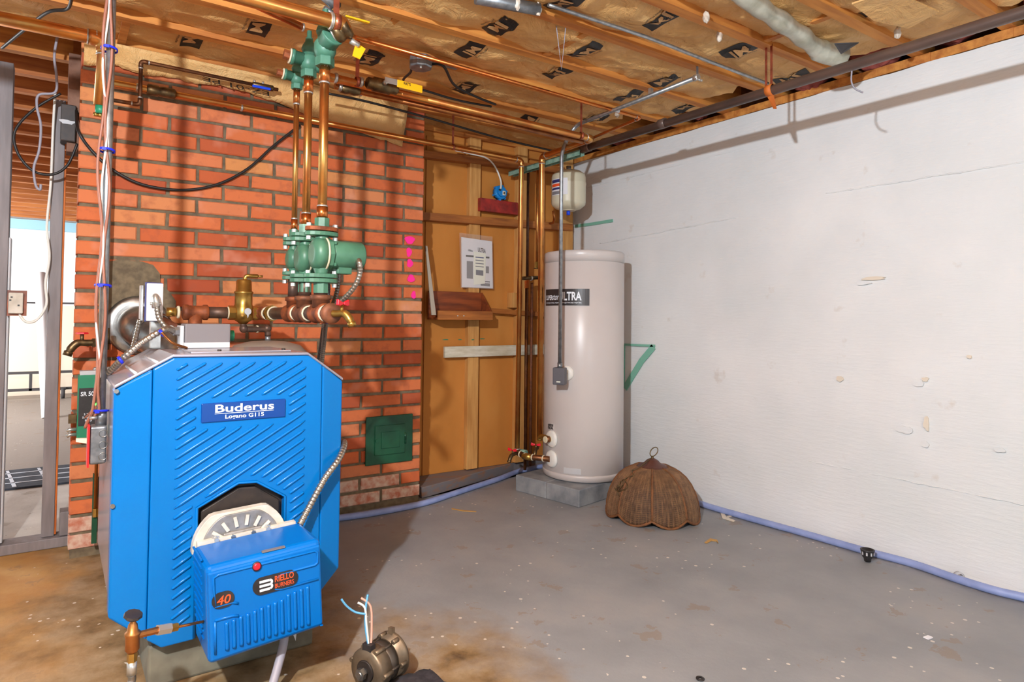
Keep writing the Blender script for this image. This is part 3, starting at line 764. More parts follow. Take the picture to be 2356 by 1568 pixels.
# white slotted flange plate behind the cover
yf = 1.928; fc = V((.470, yf, .378))
def arcp(rx, rz, y, n=24, a0=0, a1=math.pi, flat=None):
    P = []
    for i in range(n+1):
        a = a0+(a1-a0)*i/n; z_ = rz*math.sin(a)
        if flat: z_ = min(z_, flat)
        P.append((fc.x+rx*math.cos(a), y, fc.z+z_))
    return P
ga = MB().prism(arcp(.130, .120, yf-.012, flat=.098), (0, .03, 0)).build('gasket', 'fibre_white', burn, bevel=.002)
fp = MB().prism(arcp(.108, .102, yf-.018, flat=.092), (0, .006, 0)).build('flange', 'cast_alu', burn, bevel=.002)
for k in range(8):
    a = math.radians(18+20.5*k); d = V((math.cos(a), 0, math.sin(a))); c = fc+V((0, -.0225, 0))+V((d.x*.085, 0, d.z*.070))
    MB().obox(c, (.030, .010, .003), d, d.cross(PY), PY).build('slot', 'fibre_white', fp, bevel=.0012)
for a in (-.070, .070):
    c = fc+V((a, -.018, .035)); MB().hexa(c, c+V((0, -.012, 0)), .011).build('bolt', 'bolt_zinc', fp); 
    MB().cyl(c+V((0, -.012, 0)), c+V((0, -.022, 0)), .006).build('bolt', 'bolt_zinc', fp)
MB().box(fc.x-.05, fc.x+.055, yf-.026, yf-.018, fc.z+.012, fc.z+.045).build('casting', 'cast_alu', fp, bevel=.006)
for a in (-.025, .030):
    c = fc+V((a, -.026, .032)); MB().hexa(c, c+V((0, -.008, 0)), .007).build('bolt', 'steel', fp)
MB().box(bx0+.012, bx1-.015, by1-.004, by1+.016, bz1-.012, bz1+.004).build('seal_strip', 'fibre_white', burn)
MB().box(bx0+.02, bx1-.02, by1, YF+.0, bz0+.05, bz1-.012).build('burner_body', 'cast_alu', burn)
# small metal foot under the burner
p = V((.575, 1.80, bz0+.006)); MB().prism([p+V((-.012, 0, .006)), p+V((.014, 0, .006)), p+V((.006, 0, -.05))], (0, .003, 0)).build('drip_tab', 'light_grey', burn)
# ribbed cable from burner to the boiler side
P = smoothpts([(.622, 1.90, .41), (.650, 1.91, .45), (.700, 1.915, .53), (.755, 1.935, .585), (.792, 1.99, .62), (.790, 2.06, .60), (.772, 2.09, .58)], 8)
tag(armored(P, .0098).build('flexible_conduit', 'armor'), 'ribbed metal cable arching from the burner to the boiler right side', 'conduit')
P = smoothpts([(.555, 1.82, .168), (.55, 1.80, .13), (.53, 1.78, .08), (.50, 1.75, .03), (.46, 1.70, .014), (.40, 1.62, .014)], 8)
tag(MB().tube(P, .012, 10).build('cable', 'wire_grey'), 'grey cable dropping from under the burner to the floor', 'cable')
# ================================================================ fuel valve and line
vy = 1.70; vp = at(305, 1462, 1, vy)
fv = thing('fuel_valve', vp-V((0, 0, .05)), 'brown brass oil valve with dark wheel handle beside the burner', 'valve')
mpx = at(306, 1462, 1, vy).x-at(305, 1462, 1, vy).x
def vz(py): return at(305, py, 1, vy).z
MB().lathe([(.010, vz(1500)), (.0155, vz(1492)), (.0155, vz(1462)), (.017, vz(1458)), (.017, vz(1454)), (.012, vz(1450)), (.010, vz(1436)), (.006, vz(1430)), (.006, vz(1420))], (vp.x, vy, 0), PZ, 18).build('body', 'copper_brown', fv)
MB().hexa((vp.x, vy, vz(1520)), (vp.x, vy, vz(1500)), .011).build('hex_nut', 'brass', fv)
wh = MB(); c = V((vp.x, vy, vz(1416)))
wh.lathe([(.004, -.004), (.016, -.005), (.021, 0), (.019, .005), (.006, .004)], c, V((.15, -.25, 1)), 10, smooth=False); wh.build('handwheel', 'black_metal', fv)
e1 = at(362, 1449, 1, vy+.02); MB().hexa(V((vp.x+.008, vy, vz(1463))), e1, .0085, 8).build('stem', 'copper_brown', fv)
e2 = at(392, 1444, 1, vy+.03); MB().hexa(e1, e2, .0125).build('union_nut', 'bolt_zinc', fv)
e3 = at(408, 1441, 1, vy+.035); MB().hexa(e2, e3, .010).build('flare_nut', 'brass', fv)
MB().tube(smoothpts([e3, at(430, 1437, 1, vy+.04), at(448, 1433, 1, vy+.05), at(468, 1429, 1, vy+.06)], 5), .0036, 8).build('copper_tube', 'copper_orange', fv)
h0 = V((vp.x, vy, vz(1520)))
hs = thing('fuel_hose', (h0.x, h0.y, .02), 'braided steel oil hose curving from the fuel valve to the floor', 'hose')
MB().cyl(h0, h0-V((0, 0, .03)), .0105).build('crimp_sleeve', 'bolt_zinc', hs)
MB().tube(smoothpts([h0-V((0, 0, .03)), h0-V((.001, 0, .05)), h0+V((-.03, -.03, -.075)), h0+V((-.075, -.07, -.095)), h0+V((-.13, -.12, -.105))], 8), .0088, 12).build('braid', 'steel', hs)
# grey fuel-pump relay box on top of the boiler
ry = 2.20
r0, r1 = at(425, 800, 1, ry), at(531, 745, 1, ry); 
rel = thing('relay_box', ((r0.x+r1.x)/2, ry+.04, .92), 'dark grey rectangular control box lying on top of the boiler', 'control box')
MB().box(r0.x, r1.x, ry, ry+.09, .936, r1.z).build('case', 'control_grey', rel, bevel=.004)
MB().box(r0.x-.002, r1.x-.002, ry-.004, ry+.092, .922, .94).build('base', 'light_grey', rel, bevel=.002)
MB().box(r0.x-.012, r0.x-.001, ry+.01, ry+.08, .924, r1.z-.006).build('end_plate', 'light_grey', rel, bevel=.002)
MB().cyl((r1.x+.001, ry+.05, .96), (r1.x+.02, ry+.05, .96), .018).build('green_connector', 'controller_green', rel)
MB().hexa((r0.x-.03, ry+.03, .975), (r0.x-.012, ry+.03, .975), .014).build('gland', 'galvanised', rel)
# boiler aquastat: white cover with navy edge
ay = 2.33; q0, q1 = at(333, 738, 1, ay), at(375, 652, 1, ay)
aq = thing('aquastat', ((q0.x+q1.x)/2, ay, q0.z), 'white control cover with navy edge standing left of the brass air separator', 'control box')
MB().box(q0.x, q1.x, ay+.012, ay+.02, q0.z-.002, q1.z+.003).build('back_edge', 'navy_edge', aq, bevel=.001)
MB().box(q0.x+.004, q1.x+.002, ay, ay+.012, q0.z, q1.z).build('cover', 'cover_white', aq, bevel=.003)
MB().box(q0.x-.012, q0.x-.003, ay+.015, ay+.06, q0.z, q1.z-.006).build('side_case', 'steel', aq, bevel=.002)
g = at(356, 690, 1, ay)
MB().tube(smoothpts([g+V((0, .0, .012)), g+V((0, -.018, .012)), g+V((.001, -.026, -.004)), g+V((.004, -.022, -.02))], 5), .010, 10).build('elbow_connector', 'bolt_zinc', aq)
for s in (-1, 1): MB().cyl(g+V((s*.016, -.022, -.012)), g+V((s*.008, -.022, -.012)), .005).build('clamp_screw', 'bolt_zinc', aq)
MB().box(q0.x+.02, q0.x+.05, ay+.02, ay+.055, .918, q0.z+.01).build('foot', 'steel', aq)
def cable(P, r, mat, name, label, cat, rib=True, k=8):
    P = smoothpts(P, k); return tag((armored(P, r) if rib else MB().tube(P, r, 10)).build(name, mat), label, cat)
cable([g+V((.004, -.022, -.022)), g+V((.012, -.022, -.06)), g+V((.035, -.03, -.09)), V((r0.x-.032, ry+.06, .985))], .0085, 'armor', 'flexible_conduit', 'short ribbed conduit bowing from the white control cover to the grey box', 'conduit')
cable([V((r0.x-.03, ry+.03, .975)), at(380, 757, 1, ry-.02), at(330, 785, 1, ry-.03), at(285, 822, 1, ry-.02), at(262, 845, 1, ry+.02), at(240, 866, 1, ry+.06)], .0095, 'armor', 'flexible_conduit', 'ribbed metal conduit sloping down the left shoulder of the boiler', 'conduit')
cable([at(322, 735, 1, ay+.03), at(314, 770, 1, ay+.05), at(306, 800, 1, ay+.08)], .0075, 'armor', 'flexible_conduit', 'thin ribbed conduit dropping behind the left corner of the boiler', 'conduit')
cable([at(372, 764, 1, ry-.05), at(385, 778, 1, ry-.05), at(400, 790, 1, ry-.05), at(430, 800, 1, ry-.02)], .004, 'copper_brown', 'capillary_tube', 'thin copper capillary curling beside the grey control box', 'tube', rib=False)
for px, py in ((372, 766), (277, 828)):
    p = at(px, py, 1, ry-.035); tag(MB().lathe([(.010, -.004), (.0125, -.004), (.0125, .004), (.010, .004)], p, V((.8, 0, .55)), 12, caps=False).build('cable_tie', 'blue_tie'), 'blue cable tie on the sloping conduit near the %s' % ('grey control box' if px > 300 else 'boiler corner'), 'cable tie')
# membrane expansion vessel behind the boiler
ey = 2.86; e0, e1 = at(520, 800, 1, ey), at(705, 800, 1, ey); er = (e1.x-e0.x)/2; et = at(620, 783, 1, ey).z
ex = thing('expansion_vessel', ((e0.x+e1.x)/2, ey, et-.30), 'grey domed expansion vessel half hidden behind the boiler', 'expansion tank')
MB().lathe([(er*.9, -.30), (er, -.28), (er, -.075), (er*.97, -.05), (er*.8, -.02), (er*.45, -.004), (.012, 0)], ((e0.x+e1.x)/2, ey, et), PZ, 32).build('shell', 'expansion_grey', ex)
MB().cyl(((e0.x+e1.x)/2, ey, et-.002), ((e0.x+e1.x)/2, ey, et+.02), .012).build('spigot', 'galvanised', ex)
MB().lathe([(.05, 0), (.05, .01)], ((e0.x+e1.x)/2, ey, et-.32), PZ, 16).build('base_ring', 'black_metal', ex)
st = MB().cyl(((e0.x+e1.x)/2, ey, .001), ((e0.x+e1.x)/2, ey, et-.30), .05); st.build('stand', 'black_metal', ex)
EX_TOP = V(((e0.x+e1.x)/2, ey, et+.02))
# ================================================================ manifold over the boiler
MX, YSUP = .752, 2.85
MZ = at(650, 720, 1, 2.4).z
man = thing('pipe_manifold', (.6, YSUP, MZ-.1), 'rusty iron pipe header with three tees running over the boiler', 'pipe')
def P_(px, y=YSUP): return V((at(px, 720, 1, y).x, y, MZ))
xt, xs = P_(437).x, P_(560).x
MB().cyl((P_(382).x, YSUP, MZ), (P_(405).x, YSUP, MZ), .018).build('nipple', 'brass', man)
for px, r in ((410, .026), (424, .030), (470, .026), (525, .026), (610, .026)): MB().lathe([(r*.9, -.005), (r*1.0, -.002), (r*1.0, .003), (r*.9, .005)], P_(px), PX, 16).build('thread_seal', 'pipe_dope', man)
MB().lathe([(.024, -.05), (.032, -.045), (.032, -.03), (.028, -.025), (.028, .025), (.032, .03), (.032, .045), (.024, .05)], P_(450), PX, 18).build('tee', 'rust', man)
MB().cyl((xt+.02, YSUP, MZ), (xt+.02, YSUP, .90), .027).build('riser', 'rust', man)
MB().cyl(P_(478), P_(538), .024).build('pipe', 'black_iron', man)
MB().cyl(P_(585), V((MX, YSUP, MZ)), .024).build('pipe', 'rust_dark', man)
PUY = [at(675, 620, 0, MX).y, at(702, 620, 0, MX).y, at(739, 620, 0, MX).y]   # three pump positions along the header
YE = at(758, 720, 0, MX).y
MB().tube(bend([(MX-.05, YSUP, MZ), (MX, YSUP, MZ), (MX, YSUP-.06, MZ)], .045), .028, 16).build('elbow', 'rust', man)
MB().cyl((MX, YSUP-.05, MZ), (MX, YE, MZ), .024).build('pipe', 'black_iron', man)
ysq = [YSUP-.08, YSUP-.17]
MB().hexa((MX, YSUP-.13, MZ), (MX, YSUP-.15, MZ), .034, 8).build('union_ring', 'brass', man)
for y in ysq: MB().lathe([(.024, -.005), (.0285, -.002), (.0285, .002), (.024, .005)], (MX, y, MZ), PY, 16).build('thread_seal', 'pipe_dope', man)
for k, y in enumerate(PUY):
    r = (.024, .030, .030)[k]; m_ = ('rust', 'rust_dark', 'rust')[k]
    MB().lathe([(.026, -.048), (.034, -.044), (.034, -.032), (.030, -.026), (.030, .026), (.034, .032), (.034, .044), (.026, .048)], (MX, y, MZ), PY, 18).build('tee', m_, man)
    for s in (-1, 1): MB().lathe([(.024, -.004), (.0285, -.001), (.0285, .001), (.024, .004)], (MX, y+s*.054, MZ), PY, 16).build('thread_seal', 'pipe_dope', man)
    zt = at((675, 702, 739)[k], (655, 668, 668)[k], 0, MX).z; zt = MZ+.105
    MB().lathe([(r*.95, .02), (r*.95, .045), (r*1.18, .047), (r*1.18, .062), (r*.9, .063)], (MX, y, MZ), PZ, 18).build('collar', ('rust', 'rust_dark', 'rust_dark')[k], man)
    MB().cyl((MX, y, MZ+.06), (MX, y, MZ+.125), r*.78).build('nipple', 'black_iron', man)
# drain cock on the near end
MB().lathe([(.026, 0), (.034, -.004), (.034, -.022), (.018, -.026)], (MX, YE, MZ), PY, 18).build('end_bush', 'rust_dark', man)
dc = V((MX, YE-.03, MZ))
def hosebib(root, c, d, sc=1.0, mat='brass', handle=True, down=V((0, 0, -1))):
    d = V(d).normalized()
    MB().tube(smoothpts([c, c+d*.02*sc, c+d*.045*sc, c+d*.062*sc+down*.014*sc, c+d*.074*sc+down*.034*sc], 5), [.012*sc]*10+[.0135*sc]*8+[.0115*sc]*3, 12).build('spout', mat, root)
    e = c+d*.074*sc+down*.034*sc; q = (d*.35+down).normalized()
    MB().lathe([(.0125*sc, -.006*sc), (.0145*sc, -.004*sc), (.0145*sc, .01*sc), (.009*sc, .01*sc), (.009*sc, .004*sc)], e, q, 14, caps=False).build('outlet', mat, root)
    MB().cyl(c+d*.034*sc, c+d*.034*sc-down*.032*sc, .006*sc).build('stem', mat, root)
    if handle:
        s = d.cross(down).normalized(); t0 = c+d*.034*sc-down*.034*sc
        mb = MB()
        for k in (-1, 1):
            mb.prism([t0+s*(k*.004*sc)-down*.004*sc, t0+s*(k*.034*sc)-down*.014*sc, t0+s*(k*.036*sc)+down*.006*sc, t0+s*(k*.02*sc)+down*.008*sc, t0+s*(k*.004*sc)+down*.004*sc], d*(.010*sc))
        mb.build('handle', 'red_plastic', root, bevel=.002)
dr_ = thing('drain_cock', dc, 'brass drain cock with red wing handle at the near end of the header', 'valve')
hosebib(dr_, dc+V((0, -.001, 0)), (.75, -1, 0), .95)
# ---- brass air separator
sep = thing('air_separator', (xs, YSUP, MZ-.06), 'brass air separator bottle standing upright on the iron header', 'air separator')
sz = lambda py: at(560, py, 1, YSUP).z
MB().lathe([(.014, sz(745)), (.024, sz(740)), (.040, sz(735)), (.044, sz(720)), (.040, sz(705)), (.036, sz(700)), (.036, sz(676)), (.039, sz(674)), (.039, sz(671)), (.033, sz(669)), (.031, sz(646)), (.026, sz(643)), (.008, sz(642))], (xs, YSUP, 0), PZ, 26).build('body', 'brass', sep)
for s in (-1, 1): MB().hexa((xs+s*.036, YSUP, MZ), (xs+s*.062, YSUP, MZ), .031, 8).build('hex_port', 'brass', sep)
MB().tube(bend([(xs+.004, YSUP, sz(643)), (xs+.004, YSUP, sz(634)), (xs+.055, YSUP-.01, sz(634))], .012), .009, 10).build('vent_cap', 'brass', sep)
MB().cyl((xs+.055, YSUP-.01, sz(634)), (xs+.075, YSUP-.012, sz(634)), .005).build('vent_tip', 'brass', sep)
MB().lathe([(.016, 0), (.013, .004)], (xs+.008, YSUP-.043, MZ+.006), (0, -1, 0), 16).build('emblem', 'light_grey', sep)
MB().prism([(xs+.003, YSUP-.046, MZ-.004), (xs+.013, YSUP-.046, MZ-.004), (xs+.008, YSUP-.046, MZ-.022)], (0, .004, 0)).build('emblem_tip', 'light_grey', sep)
ep = bend([(xs, YSUP, sz(744)), (xs, YSUP, sz(757)), (EX_TOP.x, ey, sz(757)), (EX_TOP.x, ey, EX_TOP.z)], .022)
tp = thing('drop_pipe', (xs, YSUP, sz(757)-.02), 'short black iron pipe with two elbows under the air separator', 'pipe')
MB().tube(ep, .013, 14).build('pipe', 'black_iron', tp)
for c_ in ((xs+.003, YSUP, sz(757)+.003), (EX_TOP.x-.003, ey, sz(757)+.003)): MB().ball(c_, .019, 12).build('elbow', 'black_iron', tp)
MB().cyl((EX_TOP.x-.05, ey, sz(757)), (EX_TOP.x-.042, ey, sz(757)), .016).build('thread_seal', 'pipe_dope', tp)
# ---- three circulator pumps
def pump(k, y, lab, motor):
    px = (675, 702, 739)[k]; s = (.72, .95, 1.0)[k]
    z = lambda py: at(px, py, 0, MX).z
    zl, zu, zc = [(z(634), z(556), z(596)), (z(640), z(546), z(594)), (z(640), z(533), z(584))][k]
    root = thing('circulator_pump', (MX, y, zl-.03), lab, 'pump', 'circulator pumps on the header')
    for zz, sg in ((zl, 1), (zu, -1)):
        for j in (0, 1):                           # flange pair, oval with two ears
            c = V((MX, y, zz+sg*(-.008+.0165*j)))
            n = 20; P = []
            for i in range(n):
                a = 2*math.pi*i/n; rr = .052*s if abs(math.cos(a)) > .6 else .036*s
                P.append(c+V((.058*s*math.cos(a), .034*s*math.sin(a), -.007)))
            MB().prism(P, (0, 0, .014)).build('flange', 'rust' if (k == 2 and sg < 0 and j == 0) else 'pump_green', root, bevel=.002)
        for q in (-1, 1):
            c = V((MX+q*.046*s, y-.004, zz)); MB().hexa(c-V((0, 0, .030)), c-V((0, 0, .018)), .0085).build('bolt', 'bolt_zinc', root); MB().hexa(c+V((0, 0, .014)), c+V((0, 0, .026)), .0085).build('bolt', 'bolt_zinc', root)
    MB().lathe([(.026*s, zl-.05), (.026*s, zl-.012)], (MX, y, 0), PZ, 8, smooth=False).build('lower_neck', 'pump_green', root)
    MB().lathe([(.024*s, zl+.012), (.022*s, zl+.02), (.03*s, (zl+zc)/2), (.03*s, (zu+zc)/2), (.022*s, zu-.02), (.024*s, zu-.012)], (MX, y, 0), PZ, 16).build('throat', 'pump_green', root)
    MB().lathe([(.026*s, zu+.012), (.026*s, zu+.045)], (MX, y, 0), PZ, 8, smooth=False).build('upper_neck', 'verdigris' if k == 1 else 'pump_green', root)
    # volute and motor can lie along x
    vr = .056*s
    MB().lathe([(.03*s, -.036*s), (vr*.86, -.030*s), (vr, -.016*s), (vr, .006*s)], (MX, y, zc), PX, 28).build('volute', 'pump_green', root)
    MB().lathe([(vr*1.04, .006*s), (vr*1.04, .012*s)], (MX, y, zc), PX, 28).build('gasket', 'pipe_dope', root)
    MB().lathe([(vr*1.02, .012*s), (vr*1.02, .030*s)], (MX, y, zc), PX, 8, smooth=False).build('motor_flange', 'pump_green', root, bevel=.003)
    for q in range(4):
        a = math.pi/4+q*math.pi/2; c = V((MX+.03*s, y+vr*.92*math.cos(a), zc+vr*.92*math.sin(a))); MB().hexa(c, c+V((.008, 0, 0)), .007).build('bolt', 'pump_green', root)
    L = motor
    MB().lathe([(.046*s, .03*s), (.048*s, .036*s), (.048*s, L-.008), (.044*s, L-.002), (.040*s, L-.002), (.036*s, L-.006), (.01, L-.006)], (MX, y, zc), PX, 28).build('motor', 'pump_green', root)
    MB().box(MX+.05*s, MX+L*.7, y-.02*s, y+.02*s, zc-.066*s, zc-.04*s).build('terminal_box', 'pump_green', root, bevel=.004)
    return root, zc, zu
pA = pump(0, PUY[0], 'green circulator pump, farthest of the three, on the thinnest pipe', .12)
pB = pump(1, PUY[1], 'green circulator pump in the middle of the three', .13)
pC = pump(2, PUY[2], 'green circulator pump nearest the camera with long bare motor can', .148)
# ---- the three risers and their flow-control valves
zcap = [at(675, 212, 0, MX).z, at(703, 184, 0, MX).z, at(741, 158, 0, MX).z]
for k, (y, r, lab) in enumerate(zip(PUY, (.0103, .0145, .0157), ('thin copper riser from the farthest pump to the small green valve', 'copper riser from the middle pump with green corrosion streak', 'thick copper riser from the nearest pump up to the large green valve'))):
    zu = (pA, pB, pC)[k][2]
    rs = thing('copper_riser', (MX, y, zu+.045), lab, 'pipe', 'copper risers above the pumps')
    MB().cyl((MX, y, zu+.045), (MX, y, zcap[k]), r, n=18).build('pipe', 'copper', rs)
    for a, b in ((zu+.043, zu+.085), (zcap[k]-.055, zcap[k])): MB().lathe([(r*1.2, a), (r*1.2, b)], (MX, y, 0), PZ, 18).build('fitting', 'copper_orange', rs)
    for zz in (zu+.087, zcap[k]-.058, zcap[k]-.004): ring((MX, y, zz), PZ, r*1.06, .007, 'solder', rs)
    # valve
    s = (.72, .95, 1.1)[k]; z0 = zcap[k]
    fvv = thing('flow_valve', (MX, y, z0), ('small green flow-control valve over the thinnest riser', 'green flow-control valve with copper stub, middle of the three', 'large green flow-control valve with hexagon foot, nearest the camera')[k], 'valve', 'flow-control valves under the joists')
    MB().hexa((MX, y, z0-.002), (MX, y, z0+.026*s), .030*s).build('hex_foot', 'valve_green', fvv, bevel=.002)
    MB().lathe([(.026*s, .024*s), (.034*s, .045*s), (.034*s, .07*s), (.024*s, .085*s)], (MX, y, z0), PZ, 18).build('body', 'valve_green', fvv)
    MB().lathe([(.024*s, .08*s), (.026*s, .10*s), (.030*s, .105*s), (.026*s, .118*s), (.016*s, .135*s), (.014*s, .150*s), (.009*s, .152*s), (.009*s, .178*s)], (MX, y, z0), PZ, 8 if k == 2 else 16, smooth=k != 2).build('bonnet', 'valve_green', fvv)
    if k < 2:
        d = V((-1, .1, .12)).normalized()
        MB().lathe([(.026*s, 0), (.026*s, .055*s), (.030*s, .056*s), (.030*s, .068*s)], V((MX, y, z0+.06*s)), d, 16).build('side_port', 'valve_green', fvv)
        MB().lathe([(.029*s, 0), (.029*s, .005)], V((MX, y, z0+.06*s))+d*.069*s, d, 16).build('thread_seal', 'pipe_dope', fvv)
        MB().lathe([(.02*s, 0), (.02*s, .02)], V((MX, y, z0+.06*s))+d*(.069*s+.005), d, 8, smooth=False).build('plug', 'rust', fvv)
        d2 = V((1, 0, 0)); MB().lathe([(.024*s, 0), (.026*s, .05*s)], V((MX, y, z0+.05*s)), d2, 14).build('side_port', 'valve_green', fvv)
    else:
        d = V((.12, -1, .42)).normalized()
        MB().lathe([(.030*s, 0), (.032*s, .045*s), (.035*s, .05*s), (.035*s, .06*s)], V((MX, y, z0+.06*s)), d, 16).build('side_port', 'valve_green', fvv)
        V3 = V((MX, y, z0+.06*s))+d*.06*s
# black and silver conduits from the pumps, tied under the header
yb = YE-.0
cable([V((MX+.125, PUY[2]-.01, pC[1]-.035)), at(826, 600, 1, 2.0), at(828, 628, 1, 2.0), at(815, 660, 1, 2.02), at(790, 688, 1, 2.06), at(762, 712, 1, 2.12), at(750, 742, 1, 2.16), at(745, 790, 1, 2.3), at(738, 850, 1, 2.4)], .0085, 'armor', 'flexible_conduit', 'bright ribbed conduit hanging from the nearest pump motor', 'conduit')
cable([V((MX+.10, PUY[1], pB[1]-.05)), at(778, 625, 1, 2.3), at(777, 660, 1, 2.3), at(768, 695, 1, 2.28), at(748, 742, 1, 2.2), at(740, 790, 1, 2.34), at(730, 850, 1, 2.44)], .0085, 'armor_dark', 'flexible_conduit', 'dark ribbed conduit hanging from the middle pump', 'conduit')
cable([V((MX+.08, PUY[0], pA[1]-.05)), at(753, 650, 1, 2.36), at(755, 680, 1, 2.36), at(752, 730, 1, 2.3)], .007, 'black_plastic', 'flexible_conduit', 'thin dark conduit behind the header below the farthest pump', 'conduit')
p = at(752, 741, 1, 2.16); tag(MB().lathe([(.016, -.004), (.019, -.004), (.019, .004), (.016, .004)], p, PZ, 14, caps=False).build('cable_tie', 'blue_tie'), 'blue cable tie round two conduits below the drain cock', 'cable tie')
# ================================================================ copper runs under the joists
struct(MB().box(XW+.10, XW+.14, -2.2, YB+.1, ZJ, 2.42).build('trim_6', 'deck_wood'))
struct(MB().box(1.74, XW+.1, YB+.10, YB+.13, 0, 2.42).build('trim_7', 'deck_wood'))
def run(name, pts, r, mat, label, rings=(), cat='pipe', group=None, rb=.03, elbows=True, emat=None):
    P = [V(p) for p in pts]; root = thing(name, min(P, key=lambda q: q.z), label, cat, group)
    MB().tube(bend(P, rb) if len(P) > 2 else P, r, 16).build('pipe', mat, root)
    if elbows:
        for i in range(1, len(P)-1):
            a = (P[i-1]-P[i]).normalized(); b = (P[i+1]-P[i]).normalized(); q = rb+.012
            MB().tube(bend([P[i]+a*q, P[i], P[i]+b*q], rb), r*1.16, 16).build('elbow', emat or mat, root)
            for d in (a, b): ring(P[i]+d*(q+.003), d, r*1.06, .006, 'solder', root)
    for p, d in rings: ring(p, d, r*1.08, .008, 'solder', root)
    return root
def strap(root, p, w_=.014, r=.02, top=2.179, tilt=0):
    p = V(p); MB().obox((p.x, p.y, (p.z+r+top)/2), (w_, .0025, top-p.z-r), PX, PY, PZ).build('strap', 'copper_strap', root)
    MB().lathe([(r*1.03, -w_/2), (r*1.13, -w_/2), (r*1.13, w_/2), (r*1.03, w_/2)], p, PX, 16, caps=False).build('strap', 'copper_strap', root)
# big supply main, top left of the valves
E0 = at(803, 60, 0, .80)
mainp = run('copper_main', [V3-V((0, 0, 0)), E0, E0+V((-1.3, 0, .0))], .024, 'copper', 'thick copper main turning an elbow above the large green valve', [(E0+V((-.065, 0, 0)), PX)], rb=.045)
dd = (E0-V3).normalized(); Lm = (E0-V3).length
MB().lathe([(.028, -.03), (.036, -.024), (.036, -.006), (.033, -.004), (.033, .006), (.037, .008), (.037, .02), (.03, .03)], V3.lerp(E0, .52), dd, 20).build('union', 'brass_old', mainp)
p = V3.lerp(E0, .56)+V((.03, 0, -.03)); MB().cyl(p, p+V((.03, 0, -.01)), .010).build('valve_stem', 'bolt_zinc', mainp)
MB().prism([p+V((.02, .0, 0)), p+V((.055, .0, -.015)), p+V((.035, .0, -.055)), p+V((.008, .0, -.05))], (0, .004, 0)).build('lever', 'yellow_handle', mainp)
strap(mainp, E0+V((-.045, 0, 0)), .020, .025)
p = at(822, 45, 2, 2.06); MB().obox(p, (.09, .014, .006), PX, PY, PZ).build('lever', 'yellow_handle', mainp, bevel=.002)
b0, b1 = at(470, -45, 2, 2.1), at(697, 63, 2, 2.1)
run('copper_pipe', [b0, b1], .013, 'copper_orange', 'orange copper pipe running just behind the thick main', [(b1, PX)])
# thin line with the white tag
c0, c1, c2 = at(818, 86, 2, 2.135), at(1473, 271, 2, 2.135), at(1258, 362, 2, 2.10)
rp = run('copper_pipe', [c0, c1, c2], .0088, 'copper_orange', 'thin copper pipe along the joists with a small white tag', rb=.018)
p = at(1417, 254, 2, 2.135); MB().lathe([(.0095, -.022), (.0095, .022)], p, PX, 12, caps=False).build('tag', 'paper_white', rp)
for px, py in ((1331, 282), (1437, 285)):
    pass
# thick zone pipe with the yellow lever valve
ZP = 2.0
d0, dv, d1 = at(752, 176, 2, ZP), at(872, 196, 2, ZP), at(1362, 319, 2, ZP)
v4 = at(1250, 373, 2, ZP); v4b = at(1239, 1004, 1, v4.y-.05)
v4b = V((v4.x-.0, v4.y-.0, .28))
V4X = at(1244, 700, 1, 3.02).x; v4 = V((V4X, 3.02, ZP)); v4b = V((V4X, 3.02, at(1239, 1010, 1, 3.02).z))
zp = run('zone_pipe', [d0, d1, v4+V((.0, 0, 0)), v4b], .0172, 'copper', 'thick copper zone pipe with yellow lever valve, running to the corner', rb=.028)
MB().lathe([(.020, -.075), (.024, -.07), (.024, -.05), (.030, -.045), (.030, .03), (.024, .035), (.024, .06), (.02, .065)], dv+V((.02, 0, 0)), PX, 18).build('ball_valve', 'brass_old', zp)
MB().cyl(dv+V((.01, -.03, .0)), dv+V((.01, -.055, .005)), .010).build('valve_stem', 'bolt_zinc', zp)
p = dv+V((.01, -.058, .006))
hd = MB().obox(p+V((.02, 0, 0)), (.06, .003, .024), PX, PY, PZ).build('lever_root', 'bolt_zinc', zp, bevel=.001)
lv = MB().obox(p+V((.105, 0, -.004)), (.12, .006, .032), V((1, 0, -.02)), PY, PZ).build('lever', 'yellow_handle', zp, bevel=.003)
text('WATTS', p+V((.09, -.004, -.004)), PX, PZ, .012, 'black_print', lv, width=.034, bold=.02)
for px in (830, 772): ring(at(px, 176+(px-752)*.165, 2, ZP), PX, .019, .012, 'solder', zp)
strap(zp, at(822, 188, 2, ZP), .016, .018); strap(zp, at(1337, 312, 2, ZP), .012, .018)
# thinner return line below it
e0, e1, e2 = at(770, 198, 2, 1.985), at(1340, 326, 2, 1.985), at(1342, 327, 2, 1.985)
rl = run('copper_pipe', [e0, e1], .0118, 'copper_brown', 'thinner copper return pipe just under the thick zone pipe', [(at(830, 214, 2, 1.985), PX)])
MB().lathe([(.012, -.045), (.02, -.04), (.022, -.02), (.019, 0), (.022, .02), (.018, .04), (.013, .045)], at(805, 206, 2, 1.985), PX, 18).build('check_valve', 'brass_old', rl)
ring(at(782, 200, 2, 1.985), PX, .017, .014, 'solder', rl)
